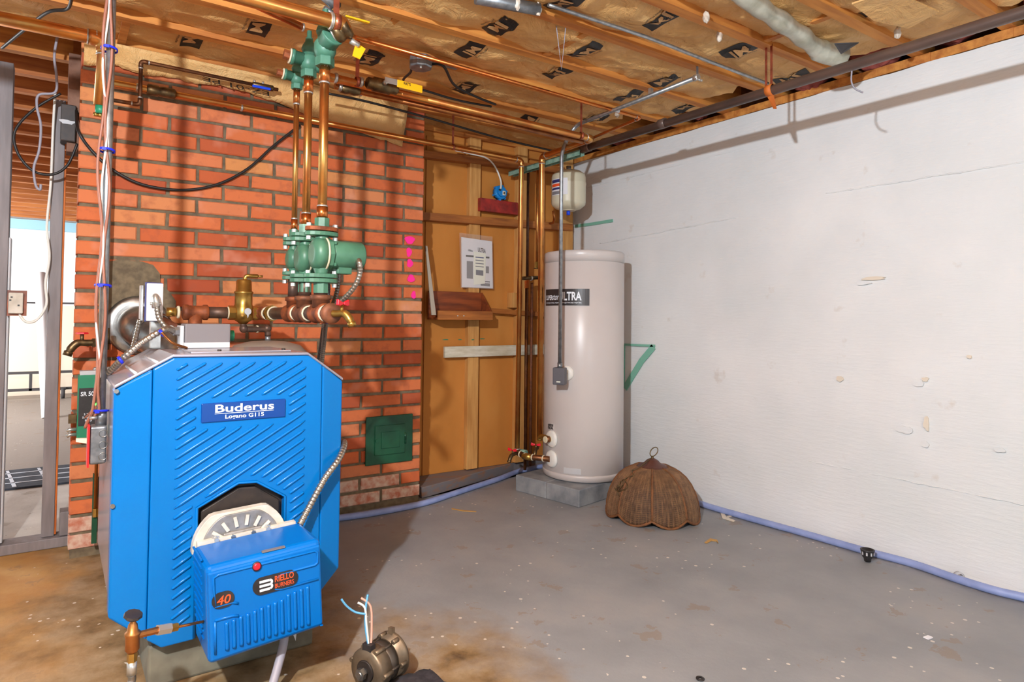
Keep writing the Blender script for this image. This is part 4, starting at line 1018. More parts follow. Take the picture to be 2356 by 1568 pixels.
# pipe along the chimney bricks
YQ = 3.14
f0, f1 = at(250, 184, 1, YQ), at(1212, 371, 1, YQ)
V1X = at(1193, 700, 1, YQ).x; vb = at(1187, 1040, 1, YQ)
ZF = f1.z
fp_ = run('zone_pipe', [(f0.x, YQ, ZF+.02), (V1X+.012, YQ, ZF), (V1X, YQ, vb.z)], .0150, 'copper', 'long copper pipe across the chimney face, turning down in the corner', rb=.026)
vx = at(375, 212, 1, YQ); vx.z = ZF+.018
MB().lathe([(.018, -.065), (.024, -.06), (.024, -.02), (.021, -.018), (.023, .0), (.023, .045), (.018, .05)], vx, PX, 18).build('check_valve', 'brass_old', fp_)
ring(vx+V((-.10, 0, 0)), PX, .0165, .012, 'solder', fp_)
for px in (556,): ring((at(px, 240, 1, YQ).x, YQ, ZF+.012), PX, .0155, .01, 'solder', fp_)
strap(fp_, (at(1042, 340, 1, YQ).x, YQ, ZF+.006), .012, .016, top=2.18)
ring((V1X, YQ, vb.z+.02), PZ, .016, .008, 'solder', fp_)
# slender bypass with blue valve
g0, g1, g2 = at(322, 234, 1, 3.10), at(322, 140, 1, 3.10), at(640, 196, 1, 2.98)
g2 = V((at(640, 196, 1, 3.10).x, 3.10, g1.z-.004))
by = run('bypass_pipe', [at(258, 230, 1, 3.10), V((g0.x, 3.10, at(258, 230, 1, 3.10).z)), V((g0.x, 3.10, g1.z)), g2], .0082, 'copper_dark', 'slender dark copper bypass pipe with small blue valve handle', rb=.016)
p = V((at(605, 195, 1, 3.10).x, 3.10, g1.z-.003))
MB().lathe([(.009, -.05), (.014, -.045), (.014, .045), (.009, .05)], p, PX, 14).build('ball_valve', 'brass_old', by)
MB().obox(p+V((-.01, -.016, -.012)), (.085, .008, .012), PX, PY, PZ).build('handle', 'blue_cap', by, bevel=.003)
for k in (-.04, .0): MB().cyl(p+V((k, 0, .01)), p+V((k, 0, .022)), .006).build('clamp', 'bolt_zinc', by)
# main at far left dropping into the wrapped pipe
l0, l1 = at(-60, 30, 2, 2.02), at(243, 92, 2, 2.02); l2 = V((at(232, 240, 1, l1.y).x, l1.y+.02, at(232, 240, 1, l1.y).z))
lp = run('copper_main', [l0, l1, l2], .0235, 'copper', 'dull copper main entering at the top left and turning down', [(at(222, 88, 2, 2.02), PX)], rb=.04)
w0, w1 = l1+V((0, 0, -.05)), l2
MB().tube([w0.lerp(w1, i/60) for i in range(61)], [.0205+.0012*noise.noise(V((i*.5, 0, 0))) for i in range(61)], 14).build('wrapping', 'expansion_grey', lp)
MB().cyl(l2, l2-V((0, 0, .03)), .017).build('valve_neck', 'controller_green', lp)
for k in (-1, 0, 1): MB().cyl(l2+V((.014*k, 0, -.04)), l2+V((.014*k, 0, -.028)), .008).build('flare_nut', 'brass', lp)
# two small tubes down the chimney corner
for px, lab, r in ((229, 'thin brass tube down the chimney corner, left one of the pair', .0065), (240, 'thin brass tube down the chimney corner, right one of the pair', .0065)):
    a = at(px+8, 262, 1, 3.12); b_ = at(px-4, 1185, 1, 3.12); x = (a.x+b_.x)/2
    t_ = thing('brass_tube', (x, 3.12, b_.z), lab, 'tube', 'brass tubes in the chimney corner'); MB().cyl((x, 3.12, b_.z), (x, 3.12, a.z), r).build('pipe', 'copper', t_)
    MB().hexa((x, 3.12, b_.z-.004), (x, 3.12, b_.z+.03), r*1.5).build('end_nut', 'brass', t_); MB().hexa((x, 3.12, a.z-.03), (x, 3.12, a.z), r*1.5).build('end_nut', 'brass', t_)
# ---- black iron pipe below the joists on the right
bx = 2.49; q0, q1 = at(1338, 353, 0, bx), at(2356, 42, 0, bx); zbk = 1.998; zsl = .022
blk = thing('iron_pipe', (bx, 1.5, zbk-.03), 'long dark iron pipe slung below the joists beside the white wall', 'pipe')
MB().cyl((bx, q0.y, zbk-.004), (bx, -1.6, zbk), .0205, n=24).build('pipe', 'pipe_iron_dark', blk)
MB().lathe([(.021, -.02), (.025, -.018), (.025, .018), (.021, .02)], (bx, at(1525, 265, 0, bx).y, zbk), PY, 22).build('coupling', 'pipe_iron_dark', blk)
MB().lathe([(.022, -.04), (.028, -.036), (.028, .02), (.022, .025)], (bx, q0.y-.03, zbk), PY, 22).build('coupling', 'black_iron', blk)
hy = at(1772, 215, 0, bx).y
for k in (-.012, .012): MB().obox((bx-.01, hy+k, zbk+.105), (.002, .010, .17), PX, PY, PZ).build('hanger_strap', 'copper_strap', blk)
MB().lathe([(.0215, -.014), (.024, -.014), (.024, .014), (.0215, .014)], (bx, hy, zbk), PY, 20, caps=False).build('hanger_loop', 'wood_orange', blk)
MB().prism([(bx+.0, hy-.014, zbk-.022), (bx+.0, hy+.014, zbk-.022), (bx+.035, hy+.008, zbk-.07), (bx+.035, hy-.006, zbk-.075)], (.003, 0, .003)).build('hanger_tail', 'wood_orange', blk)
ly = at(1960, 170, 0, bx).y
MB().tube(smoothpts([(bx, ly, zbk-.02), (bx+.004, ly+.004, zbk-.06), (bx+.01, ly-.006, zbk-.09), (bx+.02, ly-.03, zbk-.11)], 5), .003, 6).build('wire_end', 'wire_grey', blk)
# verdigris steel channel carrying the corner pipes
c0, c1 = at(1178, 396, 2, 1.985), at(1336, 345, 2, 1.985); x = (c0.x+c1.x)/2
chn = MB().box(x-.02, x+.02, c1.y, min(c0.y, YB-.05), 1.982, 1.986).box(x-.02, x-.016, c1.y, min(c0.y, YB-.05), 1.955, 1.984).box(x+.016, x+.02, c1.y, min(c0.y, YB-.05), 1.955, 1.984)
CH = tag(chn.build('steel_channel', 'verdigris'), 'green tarnished steel channel bracketed across the corner above the pipes', 'bracket')
# ---- EMT conduit
t0, t1 = at(1322, 289, 2, 2.13), at(1600, 179, 2, 2.13); tv = V((at(1290, 600, 1, 2.775).x, 2.775, 0))
em = thing('steel_conduit', (tv.x, tv.y, 1.0), 'slim galvanised conduit dropping to the tank control', 'conduit')
zb_ = at(1287, 846, 1, 2.775).z
MB().tube(bend([(t1.x, t1.y, 2.13), (t0.x, t0.y, 2.13), (tv.x, tv.y, 1.98), (tv.x, tv.y, zb_)], .06, 8), .0105, 14).build('tube', 'galvanised', em)
MB().cyl((tv.x, tv.y, zb_-.005), (tv.x, tv.y, zb_+.03), .014).build('connector', 'galv_box', em)
MB().lathe([(.014, -.012), (.014, .012)], (t1.x, t1.y-.005, 2.13), PY, 12).build('connector', 'bolt_zinc', em)
for k in range(3): MB().cyl((t1.x+.015*(k-1), t1.y-.01, 2.12), (t1.x+.015*(k-1)+.004, t1.y-.022, 2.115), .005).build('screw', 'bolt_zinc', em)
MB().box(t1.x-.006, t1.x+.006, t1.y-.012, t1.y-.009, 2.13, 2.179).build('hanger', 'galv_box', em)
p = V((t0.x, at(1483, 222, 2, 2.13).y, 2.145)); MB().box(p.x-.01, p.x+.01, p.y-.008, p.y+.008, 2.14, 2.179).build('clip', 'bolt_zinc', em)
w_ = MB().tube([at(1280, 60, 2, 2.19), at(1292, 160, 2, 2.05), at(1302, 58, 2, 2.19)], .0022, 6); tag(w_.build('hanger_wire', 'wire_grey'), 'thin V-shaped wire hanging from the joist blocking', 'wire')
p0, p1 = at(1258, 15, 2, 2.17), at(1745, 200, 2, 2.17); jy = JY[bay_of(p0.y-.02)]
y_ = p0.y-.03; tag(MB().tube(smoothpts([V((p0.x, y_+.02, 2.172)), V((p0.x+.5, y_+.0, 2.17)), V((p0.x+.9, y_+.015, 2.172)), V((p1.x, p1.y-.05, 2.172))], 8), .0075, 8).build('steel_conduit', 'galvanised'), 'grey conduit lying along a joist in the insulation edge', 'conduit')
# octagon box with cables
p = at(968, 150, 2, 2.14); ob = thing('ceiling_box', (p.x, p.y, 2.12), 'grey octagonal junction box fixed under a joist', 'junction box')
MB().lathe([(.048, 0), (.052, .006), (.052, .05)], (p.x, p.y, 2.125), PZ, 8, smooth=False).build('box', 'galv_box', ob, bevel=.003)
MB().box(p.x+.04, p.x+.19, p.y-.01, p.y+.018, 2.166, 2.178).build('mount_bar', 'galv_box', ob)
MB().cyl((p.x-.01, p.y-.02, 2.118), (p.x-.01, p.y-.02, 2.126), .005).build('screw', 'bolt_zinc', ob)
cable([p+V((.045, .0, .015)), at(1020, 152, 2, 2.14), at(1045, 195, 2, 2.13), at(1090, 220, 2, 2.13), at(1140, 240, 2, 2.15)], .0062, 'wire_black', 'cable', 'black cable looping right from the octagonal junction box', 'cable', rib=False)
cable([p+V((-.045, .0, .0)), at(945, 165, 2, 2.13), at(930, 190, 2, 2.13), at(1000, 215, 2, 2.13), at(1060, 232, 2, 2.13), at(1130, 245, 2, 2.15)], .0058, 'wire_black', 'cable', 'black cable running left then back under the junction box', 'cable', rib=False)
cable([at(755, 215, 2, 2.10), at(850, 235, 2, 2.10), at(1000, 275, 2, 2.10), at(1150, 318, 2, 2.10), at(1285, 350, 2, 2.10)], .006, 'wire_black', 'cable', 'dark cable stretched below the joists toward the corner', 'cable', rib=False)
# lamp holder peeking over the copper main
p = at(750, 8, 2, 2.10); lh_ = thing('lamp_holder', p, 'grey metal lamp bracket at the top edge above the copper main', 'bracket')
MB().cyl(p+V((-.02, 0, .03)), p+V((.03, 0, -.0)), .016).build('body', 'galv_box', lh_); MB().cyl(p+V((.0, .02, -.01)), p+V((.075, .03, -.03)), .012).build('arm', 'galv_box', lh_)
MB().ball(p+V((.038, -.005, .004)), .014, 10).build('socket', 'wire_black', lh_)
# foil-backed insulation roll hanging out of the top right bay
Pf = [at(1690, -25, 2, 2.16), at(1760, 25, 2, 2.155), at(1840, 80, 2, 2.15), at(1890, 118, 2, 2.145), at(1945, 130, 2, 2.145)]
mbf = MB(); Q = smoothpts(Pf, 10)
R_ = [.034+.006*noise.noise(V((i*.31, 1, 2)))+(.01 if i > 28 else 0) for i in range(len(Q))]; R_[-1] = .018; R_[-2] = .03
tag(mbf.tube(Q, R_, 12).build('insulation_strip', 'fibre_foil'), 'pale silvery strip of torn insulation hanging below the paper', 'insulation')
a = at(1955, 100, 2, 2.14); tag(MB().prism([a, a+V((.05, -.01, .01)), a+V((.03, .05, -.02)), a+V((-.02, .05, .01))], (0, 0, .004)).build('paper_flap', 'dull_mark'), 'dark torn scrap at the end of the silvery strip', 'scrap')
# loose kraft flap top right
k0 = [at(1960, 10, 2, 2.165), at(2010, 48, 2, 2.15), at(2090, 66, 2, 2.15), at(2160, 28, 2, 2.165), at(2050, -20, 2, 2.175)]
tag(MB().prism(k0, (0, 0, .006)).build('paper_flap', 'kraft'), 'loose brown paper flap folded down at the top right', 'paper')
for i, (px, py) in enumerate(((1190, 8), (1238, 20), (2065, 75), (1655, 85), (1625, 40), (1420, 262))):
    p = at(px, py, 2, 2.165); blob(i+20, p.x, p.y, p.z, .012, .012, .022, 'fibre_tuft', 'wool_tuft', ceil)
d0_, d1_ = at(1095, -5, 2, 2.165), at(1240, 22, 2, 2.165)
tag(MB().tube([d0_, d1_], .022, 14).build('steel_conduit', 'galv_box'), 'grey round duct end at the top edge between two joists', 'duct')
# ================================================================ hot water tank in the corner
SH = .095
sL, sF = at(1186, 1128, 2, 0), at(1333, 1168, 2, 0); sd = (sF-sL); sn = V((-sd.y, sd.x, 0)).normalized()*.47
for k, lab in ((0, 'far grey concrete block under the white tank, touching the back hose'), (1, 'near grey concrete block under the white tank, beside the lampshade')):
    a, b_ = sL+sd*(.5*k), sL+sd*(.5*k+.495); mb = MB().prism([a, b_, b_+sn, a+sn], (0, 0, SH))
    tag(mb.build('concrete_block', 'block_grey', bevel=.005), lab, 'concrete block', 'blocks under the tank')
F0 = at(1340, 1113, 2, SH); dh = V((F0.x, F0.y, 0)); D0 = dh.length; TR = .0607*D0/(1-.0607); TC = dh*(1+TR/D0); tdir = dh.normalized()
tz = lambda py, px=1343: (lambda q: q.z)(CAM+(lambda d: d*(D0/math.hypot(d.x, d.y)))(RT*((px-CX)/F)+DN*((py-CY)/F)+fw))
ztop = tz(573); zs1, zs2 = tz(600), tz(1094)
tank = thing('water_heater', (TC.x, TC.y, SH), 'tall pale grey indirect water heater tank standing in the corner', 'water heater')
MB().lathe([(TR*.90, SH), (TR*.985, SH+.008), (TR, SH+.03), (TR, zs2-.003)], (TC.x, TC.y, 0), PZ, 48).build('base_ring', 'tank_skin', tank)
MB().lathe([(TR-.003, zs2-.004), (TR-.003, zs2), (TR-.001, zs2+.002), (TR-.001, zs1-.002), (TR-.003, zs1), (TR-.003, zs1+.004)], (TC.x, TC.y, 0), PZ, 64).build('shell', 'tank_skin', tank)
MB().lathe([(TR, zs1+.003), (TR, ztop-.012), (TR*.985, ztop-.003), (TR*.95, ztop), (.02, ztop+.004)], (TC.x, TC.y, 0), PZ, 48).build('lid', 'tank_skin', tank)
def onT(px, py, off=0):
    """point on the tank skin seen through a pixel, with its outward normal"""
    d = RT*((px-CX)/F)+DN*((py-CY)/F)+fw; h = V((d.x, d.y, 0)); o = V((0, 0, 0))-TC; o.z = 0
    A_ = h.dot(h); B_ = 2*o.dot(h); C_ = o.dot(o)-(TR+off)**2; di = max(0, B_*B_-4*A_*C_); s = (-B_-math.sqrt(di))/(2*A_)
    q = CAM+d*s; n_ = V((q.x-TC.x, q.y-TC.y, 0)).normalized(); return q, n_
def curved(px0, px1, py0, py1, mat, name, parent, off=.0015, n=10):
    q0, n0 = onT(px0, (py0+py1)/2); q1, n1 = onT(px1, (py0+py1)/2); a0 = math.atan2(n0.y, n0.x) % (2*math.pi); a1 = math.atan2(n1.y, n1.x) % (2*math.pi)
    zt, zb = onT((px0+px1)/2, py0)[0].z, onT((px0+px1)/2, py1)[0].z; vs = []
    for z_ in (zb, zt):
        for r_ in (TR-.004, TR+off):
            for i in range(n+1): a = a0+(a1-a0)*i/n; vs.append((TC.x+r_*math.cos(a), TC.y+r_*math.sin(a), z_))
    m = n+1; fs = []
    for i in range(n): fs += [(m+i, m+i+1, 3*m+i+1, 3*m+i), (2*m+i, 3*m+i, 3*m+i+1, 2*m+i+1), (i, i+1, m+i+1, m+i)]
    fs += [(0, m, 3*m, 2*m), (n, 2*m+n, 3*m+n, m+n)]
    o = MB().add(vs, fs).build(name, mat, parent); return o, (a0, a1, zb, zt)
def tanktext(s, u0, u1, v0, v1, fr, mat, parent, bold=0, shear=0, off=.0042):
    a0, a1, zb, zt = fr; vs, fs = textmesh(s, bold, 'LEFT', shear); xs = [q[0] for q in vs]; x0, x1 = min(xs), max(xs)
    P = []
    for q in vs:
        u = u0+(u1-u0)*(q[0]-x0)/(x1-x0); v_ = v0+(v1-v0)*q[1]/.69; a = a0+(a1-a0)*u
        P.append((TC.x+(TR+off)*math.cos(a), TC.y+(TR+off)*math.sin(a), zb+(zt-zb)*v_))
    return MB().add(P, fs).build('lettering', mat, parent)
pl, fr = curved(1257, 1356, 664, 702, 'tank_black', 'name_plate', tank, .003, 24)
tanktext('SUPER', .04, .26, .34, .62, fr, 'white_print', pl, .02); tanktext('stor', .25, .42, .34, .72, fr, 'white_print', pl, .01, .3)
tanktext('ULTRA', .42, .86, .32, .80, fr, 'white_print', pl, .03)
tanktext('STAINLESS STEEL INDIRECT FIRED WATER HEATER', .04, .86, .12, .20, fr, 'white_print', pl, .005)
np_, fr = curved(1297, 1337, 1077, 1090, 'light_grey', 'rating_plate', tank, .002, 6)
sq, fr = curved(1262, 1274, 974, 987, 'tank_skin', 'stencil', tank, .002, 4)
tanktext('#EE', 0, 1, .55, .95, fr, 'black_print', sq, .04, off=.0035); tanktext('EEA', 0, 1, .05, .45, fr, 'black_print', sq, .04, off=.0035)
def port(px, py, r, name='port_disc'):
    q, n_ = onT(px, py); MB().lathe([(r, -.006), (r, .004), (r*.8, .012), (.02, .014)], q, n_, 24).build(name, 'white_plastic', tank); return q, n_
pu, nu_ = port(1269, 1009, .050); pd, nd_ = port(1269, 1055, .050); pc, nc_ = port(1304, 858, .043, 'thermowell_disc')
# flue-coloured skirt stains are left to the paint; thermostat box on the conduit
tb = thing('tank_control', (tv.x, tv.y, zb_-.10), 'small dark grey control box at the foot of the slim conduit', 'control box')
tx = V((tdir.y, -tdir.x, 0)); X_ = (tx*.85+tdir*-.2).normalized(); Y_ = PZ.cross(X_)
cb = V((tv.x, tv.y, zb_-.045))
MB().obox(cb, (.068, .055, .095), X_, Y_, PZ).build('case', 'control_dark', tb, bevel=.004)
MB().obox(cb-Y_*.029-PZ*.030, (.022, .002, .007), X_, Y_, PZ).build('maker_plate', 'paper_tag', tb)
MB().cyl(cb+Y_*.02+X_*.02, pc+nc_*.012, .008).build('probe', 'galv_box', tb)
# ---- connections at the tank ports
u1 = V((v4b.x, v4b.y, v4b.z-.0))
cu = thing('tank_elbow', (v4b.x, v4b.y, v4b.z-.04), 'brass elbow and nipple joining the upper tank port', 'pipe fitting')
end = pu+nu_*.012
MB().tube(bend([v4b+V((0, 0, -.002)), V((v4b.x, v4b.y, pu.z)), end], .022), .0175, 14).build('elbow', 'brass', cu)
MB().cyl(end+nu_*.03, end, .0185).build('nipple', 'copper_dark', cu)
for k in (.004, .034): ring(end+nu_*k, nu_, .0175, .007, 'pipe_dope', cu, 'thread_seal')
vb_ = V((V1X, YQ, vb.z))
cl = thing('tank_tee', (V1X, YQ, pd.z-.02), 'tarnished tee and pipe joining the lower tank port', 'pipe fitting')
end = pd+nd_*.012; mid_ = V((V1X+.0, YQ, pd.z+.004))
MB().tube(bend([vb_-V((0, 0, .001)), mid_, mid_.lerp(end, .5)+V((-.02, .03, -.008)), end], .02), .0165, 14).build('pipe', 'copper_dark', cl)
MB().lathe([(.02, -.03), (.02, .03)], mid_+V((.03, -.01, 0)), (end-mid_), 14).build('tee', 'verdigris', cl)
for u in (.16, .38, .62, .86): ring(mid_.lerp(end, u)+V((-.02, .03, -.008))*(1-abs(u-.5)*2), end-mid_, .0175, .008, 'pipe_dope', cl, 'thread_seal')
MB().tube([mid_.lerp(end, .5)+V((-.02, .03, -.008))+(end-mid_).normalized()*k for k in (-.03, .03)], .0195, 14).build('elbow', 'brass', cl)
b1_ = thing('drain_cock', mid_+V((-.05, -.02, -.04)), 'small drain cock with red handle at the foot of the left corner pipe', 'valve', 'drain cocks by the tank')
hosebib(b1_, mid_+V((-.028, -.02, .002)), (-1, -.35, -.1), .85, 'brass_old')
b2p = at(1236, 1030, 1, 3.08)
b2_ = thing('drain_cock', b2p+V((-.03, 0, -.04)), 'small drain cock with red handle between the corner pipes', 'valve', 'drain cocks by the tank')
hosebib(b2_, b2p, (-.8, -.6, -.1), .85, 'brass_old'); MB().cyl(b2p, b2p+V((.04, .05, .0)), .012).build('nipple', 'copper_dark', b2_)
# ---- the slimmer corner pipes
def vpipe(px, py0, py1, y, r, mat, lab):
    x = at(px, (py0+py1)/2, 1, y).x; a, b_ = at(px, py0, 1, y).z, (at(px, py1, 1, y).z if py1 < 1000 else .064)
    t_ = thing('corner_pipe', (x, y, b_), lab, 'pipe', 'pipes in the corner'); MB().cyl((x, y, b_), (x, y, a), r, n=12).build('pipe', mat, t_); return t_, V((x, y, a)), V((x, y, b_))
t2, _, q2 = vpipe(1214, 398, 636, 3.30, .0085, 'black_iron', 'thin black pipe in the corner between two copper pipes')
t3, _, q3 = vpipe(1236, 378, 618, 3.26, .0085, 'copper', 'thin bright copper pipe just left of the thick corner pipe')
MB().hexa(q3, q3+V((0, 0, .045)), .014).build('union', 'brass', t3); MB().lathe([(.02, 0), (.02, .005)], q3, PZ, 14).build('flange', 'brass_old', t3)
t5, q5, _ = vpipe(1210, 652, 1036, 3.28, .010, 'copper_dark', 'dull brown copper pipe running low behind the left corner pipe')
MB().hexa(q5-V((0, 0, .03)), q5+V((0, 0, .02)), .015).build('union', 'copper_orange', t5)
t6, _, _ = vpipe(1222, 650, 1020, 3.36, .009, 'rust_dark', 'dark rusty pipe low in the corner nearest the wall')
cr = thing('cross_tee', q5+V((0, 0, .02)), 'tarnished brass cross piece linking the thin corner pipes', 'pipe fitting')
MB().cyl(at(1203, 640, 1, 3.27), at(1241, 638, 1, 3.27), .012).build('pipe', 'brass_old', cr); MB().cyl(at(1221, 640, 1, 3.27), at(1224, 640, 1, 3.27), .015).build('seal', 'solder', cr)
# ---- cream expansion tank hanging from the pipes
xe = at(1308, 430, 1, 3.16); xr = (at(1347, 430, 1, 3.16).x-at(1270, 430, 1, 3.16).x)/2*.78
zt_, zb2 = at(1308, 386, 1, 3.05).z, at(1308, 475, 1, 3.05).z
xt_ = thing('expansion_tank', (xe.x, 3.16, zb2-.02), 'small cream expansion tank hanging above the water heater', 'expansion tank')
MB().lathe([(.03, zb2-.005), (xr*.75, zb2+.012), (xr*.97, zb2+.034), (xr, zb2+.05), (xr, zt_-.085), (xr*1.015, zt_-.08), (xr*1.015, zt_-.068), (xr, zt_-.063), (xr*.99, zt_-.03), (xr*.93, zt_-.01), (xr*.7, zt_+.008), (.02, zt_+.016)], (xe.x, 3.16, 0), PZ, 36).build('shell', 'cream', xt_)
MB().cyl((xe.x, 3.16, zt_+.01), (xe.x, 3.16, zt_+.045), .016).build('neck', 'galv_box', xt_)
MB().cyl((xe.x, 3.16, zb2-.03), (xe.x, 3.16, zb2), .012).build('valve_cap', 'blue_cap', xt_)
MB().cyl((xe.x, 3.16, zb2-.004), (xe.x, 3.16, zb2+.012), xr*.42).build('foot_ring', 'cream', xt_)
vs = []; nn = 8; aa = math.atan2(-3.16, -xe.x)
for z_ in (zb2+.085, zb2+.19):
    for i in range(nn+1): a = aa-1.15+1.1*i/nn; vs.append((xe.x+(xr+.002)*math.cos(a), 3.16+(xr+.002)*math.sin(a), z_))
lb = MB().add(vs, [(i, i+1, nn+2+i, nn+1+i) for i in range(nn)]).build('label', 'paper_white', xt_)
for k, (z0_, z1_, m_) in enumerate(((.165, .185, 'navy_edge'), (.140, .158, 'orange_print'), (.12, .133, 'navy_edge'), (.09, .11, 'print_grey'))):
    vs = [(xe.x+(xr+.0035)*math.cos(aa-1.12+.7*i/6), 3.16+(xr+.0035)*math.sin(aa-1.12+.7*i/6), zb2+z_) for z_ in (z0_, z1_) for i in range(7)]
    MB().add(vs, [(i, i+1, 8+i, 7+i) for i in range(6)]).build('label_band', m_, lb)
cable([at(1273, 485, 1, 3.3), at(1275, 502, 1, 3.3), at(1272, 512, 1, 3.36), at(1262, 514, 1, 3.44), at(1255, 515, 1, YB-.014)], .008, 'copper_brown', 'copper_pipe', 'short bent copper pipe below the cream expansion tank', 'pipe', rib=False)
# ---- things on the back wall
yb_ = YS-.032
bb = thing('outlet_box', (at(1153, 460, 1, yb_).x, yb_, at(1153, 460, 1, yb_).z), 'round blue plastic ceiling box on the ledge above the red board', 'junction box')
c = at(1153, 443, 1, yb_)
MB().lathe([(.046, 0), (.046, .03), (.042, .034)], c+V((0, .03, 0)), (0, -1, .1), 22).build('shell', 'blue_plastic', bb)
MB().lathe([(.03, 0), (.028, .008)], c+V((0, -.006, 0)), (0, -1, .1), 20).build('boss', 'blue_plastic', bb)
for a in (.3, 1.3, 2.4, 3.5, 4.6, 5.5): MB().obox(c+V((.046*math.cos(a), .015, .046*math.sin(a))), (.016, .03, .012), V((math.cos(a), 0, math.sin(a))), PY, V((-math.sin(a), 0, math.cos(a)))).build('lug', 'blue_plastic', bb, bevel=.002)
MB().obox(c+V((.012, -.016, -.004)), (.022, .002, .028), PX, PY, PZ).build('sticker', 'paper_tag', bb)
MB().obox(c+V((.012, -.0175, -.004)), (.010, .002, .016), PX, PY, PZ).build('print', 'brass_old', bb)
MB().obox(c+V((-.018, -.012, .014)), (.016, .004, .010), PX, PY, PZ).build('knockout', 'wire_black', bb)
cable([at(1048, 346, 1, yb_), at(1085, 354, 1, yb_), at(1120, 364, 1, yb_), at(1140, 385, 1, yb_), at(1152, 415, 1, yb_-.01), at(1152, 434, 1, yb_-.022)], .0055, 'wire_white', 'cable', 'white cable running down into the blue box', 'cable', rib=False)
a, b_ = at(1106, 454, 1, yb_), at(1192, 494, 1, yb_)
a2 = at(1106, 484, 1, yb_); b2 = at(1192, 466, 1, yb_)
tag(MB().prism([a, b2, b_, a2], (0, .045, 0)).build('red_board', 'red_paint', bevel=.002), 'short red painted board nailed across the studs', 'board')
yw = YS-.022
tag(batten((1024, 810), (1300, 802), .034, yw, YS-.001, 'wood_white', 'white_board'), 'white painted plank fixed across the studs behind the pipes', 'board')
# manual in a zip bag
ym = YS-.010; m0, m1, m2, m3 = at(1062, 545, 1, ym), at(1132, 555, 1, ym), at(1134, 663, 1, ym), at(1063, 660, 1, ym)
mn = thing('manual', (m3.x+.06, ym, m3.z), 'white printed manual in a clear zip bag hung on the stud', 'manual')
pg = MB().prism([m0, m1, m2, m3], (0, .006, 0)).build('booklet', 'paper_white', mn)
MB().prism([at(1057, 535, 1, ym-.002), at(1133, 544, 1, ym-.002), at(1136, 665, 1, ym-.002), at(1060, 662, 1, ym-.002)], (0, .001, 0)).build('zip_bag', 'bag_film', mn)
text('SUPERstor', at(1082, 578, 1, ym)+V((0, -.0008, 0)), (1, 0, -.1), PZ, .012, 'black_print', pg, width=.036, bold=.01)
text('ULTRA', at(1108, 580, 1, ym)+V((0, -.0008, 0)), (1, 0, -.1), PZ, .026, 'black_print', pg, width=.060, bold=.02)
def pbar(x0, y0_, x1, y1_, m_): MB().prism([at(x0, y0_, 1, ym-.0006), at(x1, y0_+.08*(x1-x0), 1, ym-.0006), at(x1, y1_+.08*(x1-x0), 1, ym-.0006), at(x0, y1_, 1, ym-.0006)], (0, .0008, 0)).build('print_block', m_, pg)
pbar(1072, 586, 1126, 590, 'black_print'); pbar(1074, 600, 1088, 640, 'print_grey'); pbar(1118, 612, 1125, 628, 'print_grey'); pbar(1106, 645, 1127, 648, 'print_grey'); pbar(1106, 650, 1127, 657, 'print_grey')
lf = MB().prism([at(1090, 578, 1, ym-.003), at(1118, 583, 1, ym-.003), at(1116, 652, 1, ym-.003), at(1090, 655, 1, ym-.003)], (0, .001, 0)).build('leaflet', 'paper_tag', mn)
for k in range(4): MB().prism([at(1094, 590+k*7, 1, ym-.0036), at(1113, 592+k*7, 1, ym-.0036), at(1113, 594+k*7, 1, ym-.0036), at(1094, 592+k*7, 1, ym-.0036)], (0, .0005, 0)).build('print_block', 'navy_edge' if k == 0 else 'print_grey', lf)
MB().prism([at(1095, 620, 1, ym-.0036), at(1112, 622, 1, ym-.0036), at(1112, 634, 1, ym-.0036), at(1095, 632, 1, ym-.0036)], (0, .0005, 0)).build('print_block', 'print_grey', lf)
# wooden tray
yt = YS-.005; t0_, t1_ = at(984, 667, 1, yt), at(1104, 672, 1, yt); zt0 = at(984, 735, 1, yt-.12).z
tr = thing('wall_tray', ((t0_.x+t1_.x)/2, yt-.06, zt0), 'open stained wooden tray shelf fixed to the back wall', 'shelf')
zb3 = zt0; ztb = t0_.z-.004; tx1 = at(1131, 735, 1, yt-.12).x; tx0 = t0_.x
MB().box(tx0, tx1, yt-.015, yt, zb3, ztb).build('back_board', 'wood_tray', tr, bevel=.002)
MB().box(tx0, tx1, yt-.12, yt-.015, zb3, zb3+.014).build('bottom_board', 'wood_tray', tr, bevel=.002)
MB().box(tx0, tx1, yt-.135, yt-.12, zb3, zb3+.055).build('front_lip', 'wood_batten', tr, bevel=.002)
MB().prism([(tx1-.012, yt-.12, zb3+.014), (tx1-.012, yt-.015, zb3+.014), (tx1-.012, yt-.015, ztb), (tx1-.012, yt-.12, zb3+.055)], (.012, 0, 0)).build('end_board', 'wood_tray', tr)
for px in (1053, 1067): p = at(px, 726, 1, yt-.1355); MB().lathe([(.005, 0), (.004, .002)], p, (0, -1, 0), 10).build('nail', 'bolt_zinc', tr)
a, b_ = at(979, 565, 1, yt-.14), at(998, 724, 1, yt-.16)
tag(MB().prism([a, a+V((.012, 0, 0)), b_+V((.016, 0, 0)), b_-V((.014, 0, 0))], (0, .006, 0)).build('plastic_strip', 'clear_tube'), 'clear plastic strip leaning against the wooden tray', 'strip')
for i, (px, py, w2) in enumerate(((1026, 781, .026), (1058, 781, .014), (1088, 781, .010), (1110, 779, .02))): patch(px, py, w2, .003, 'controller_green', 'paint_smear', 1, (YB-.013) if i < 2 or i == 3 else YS-.002, wall_b, i, 12, .001)
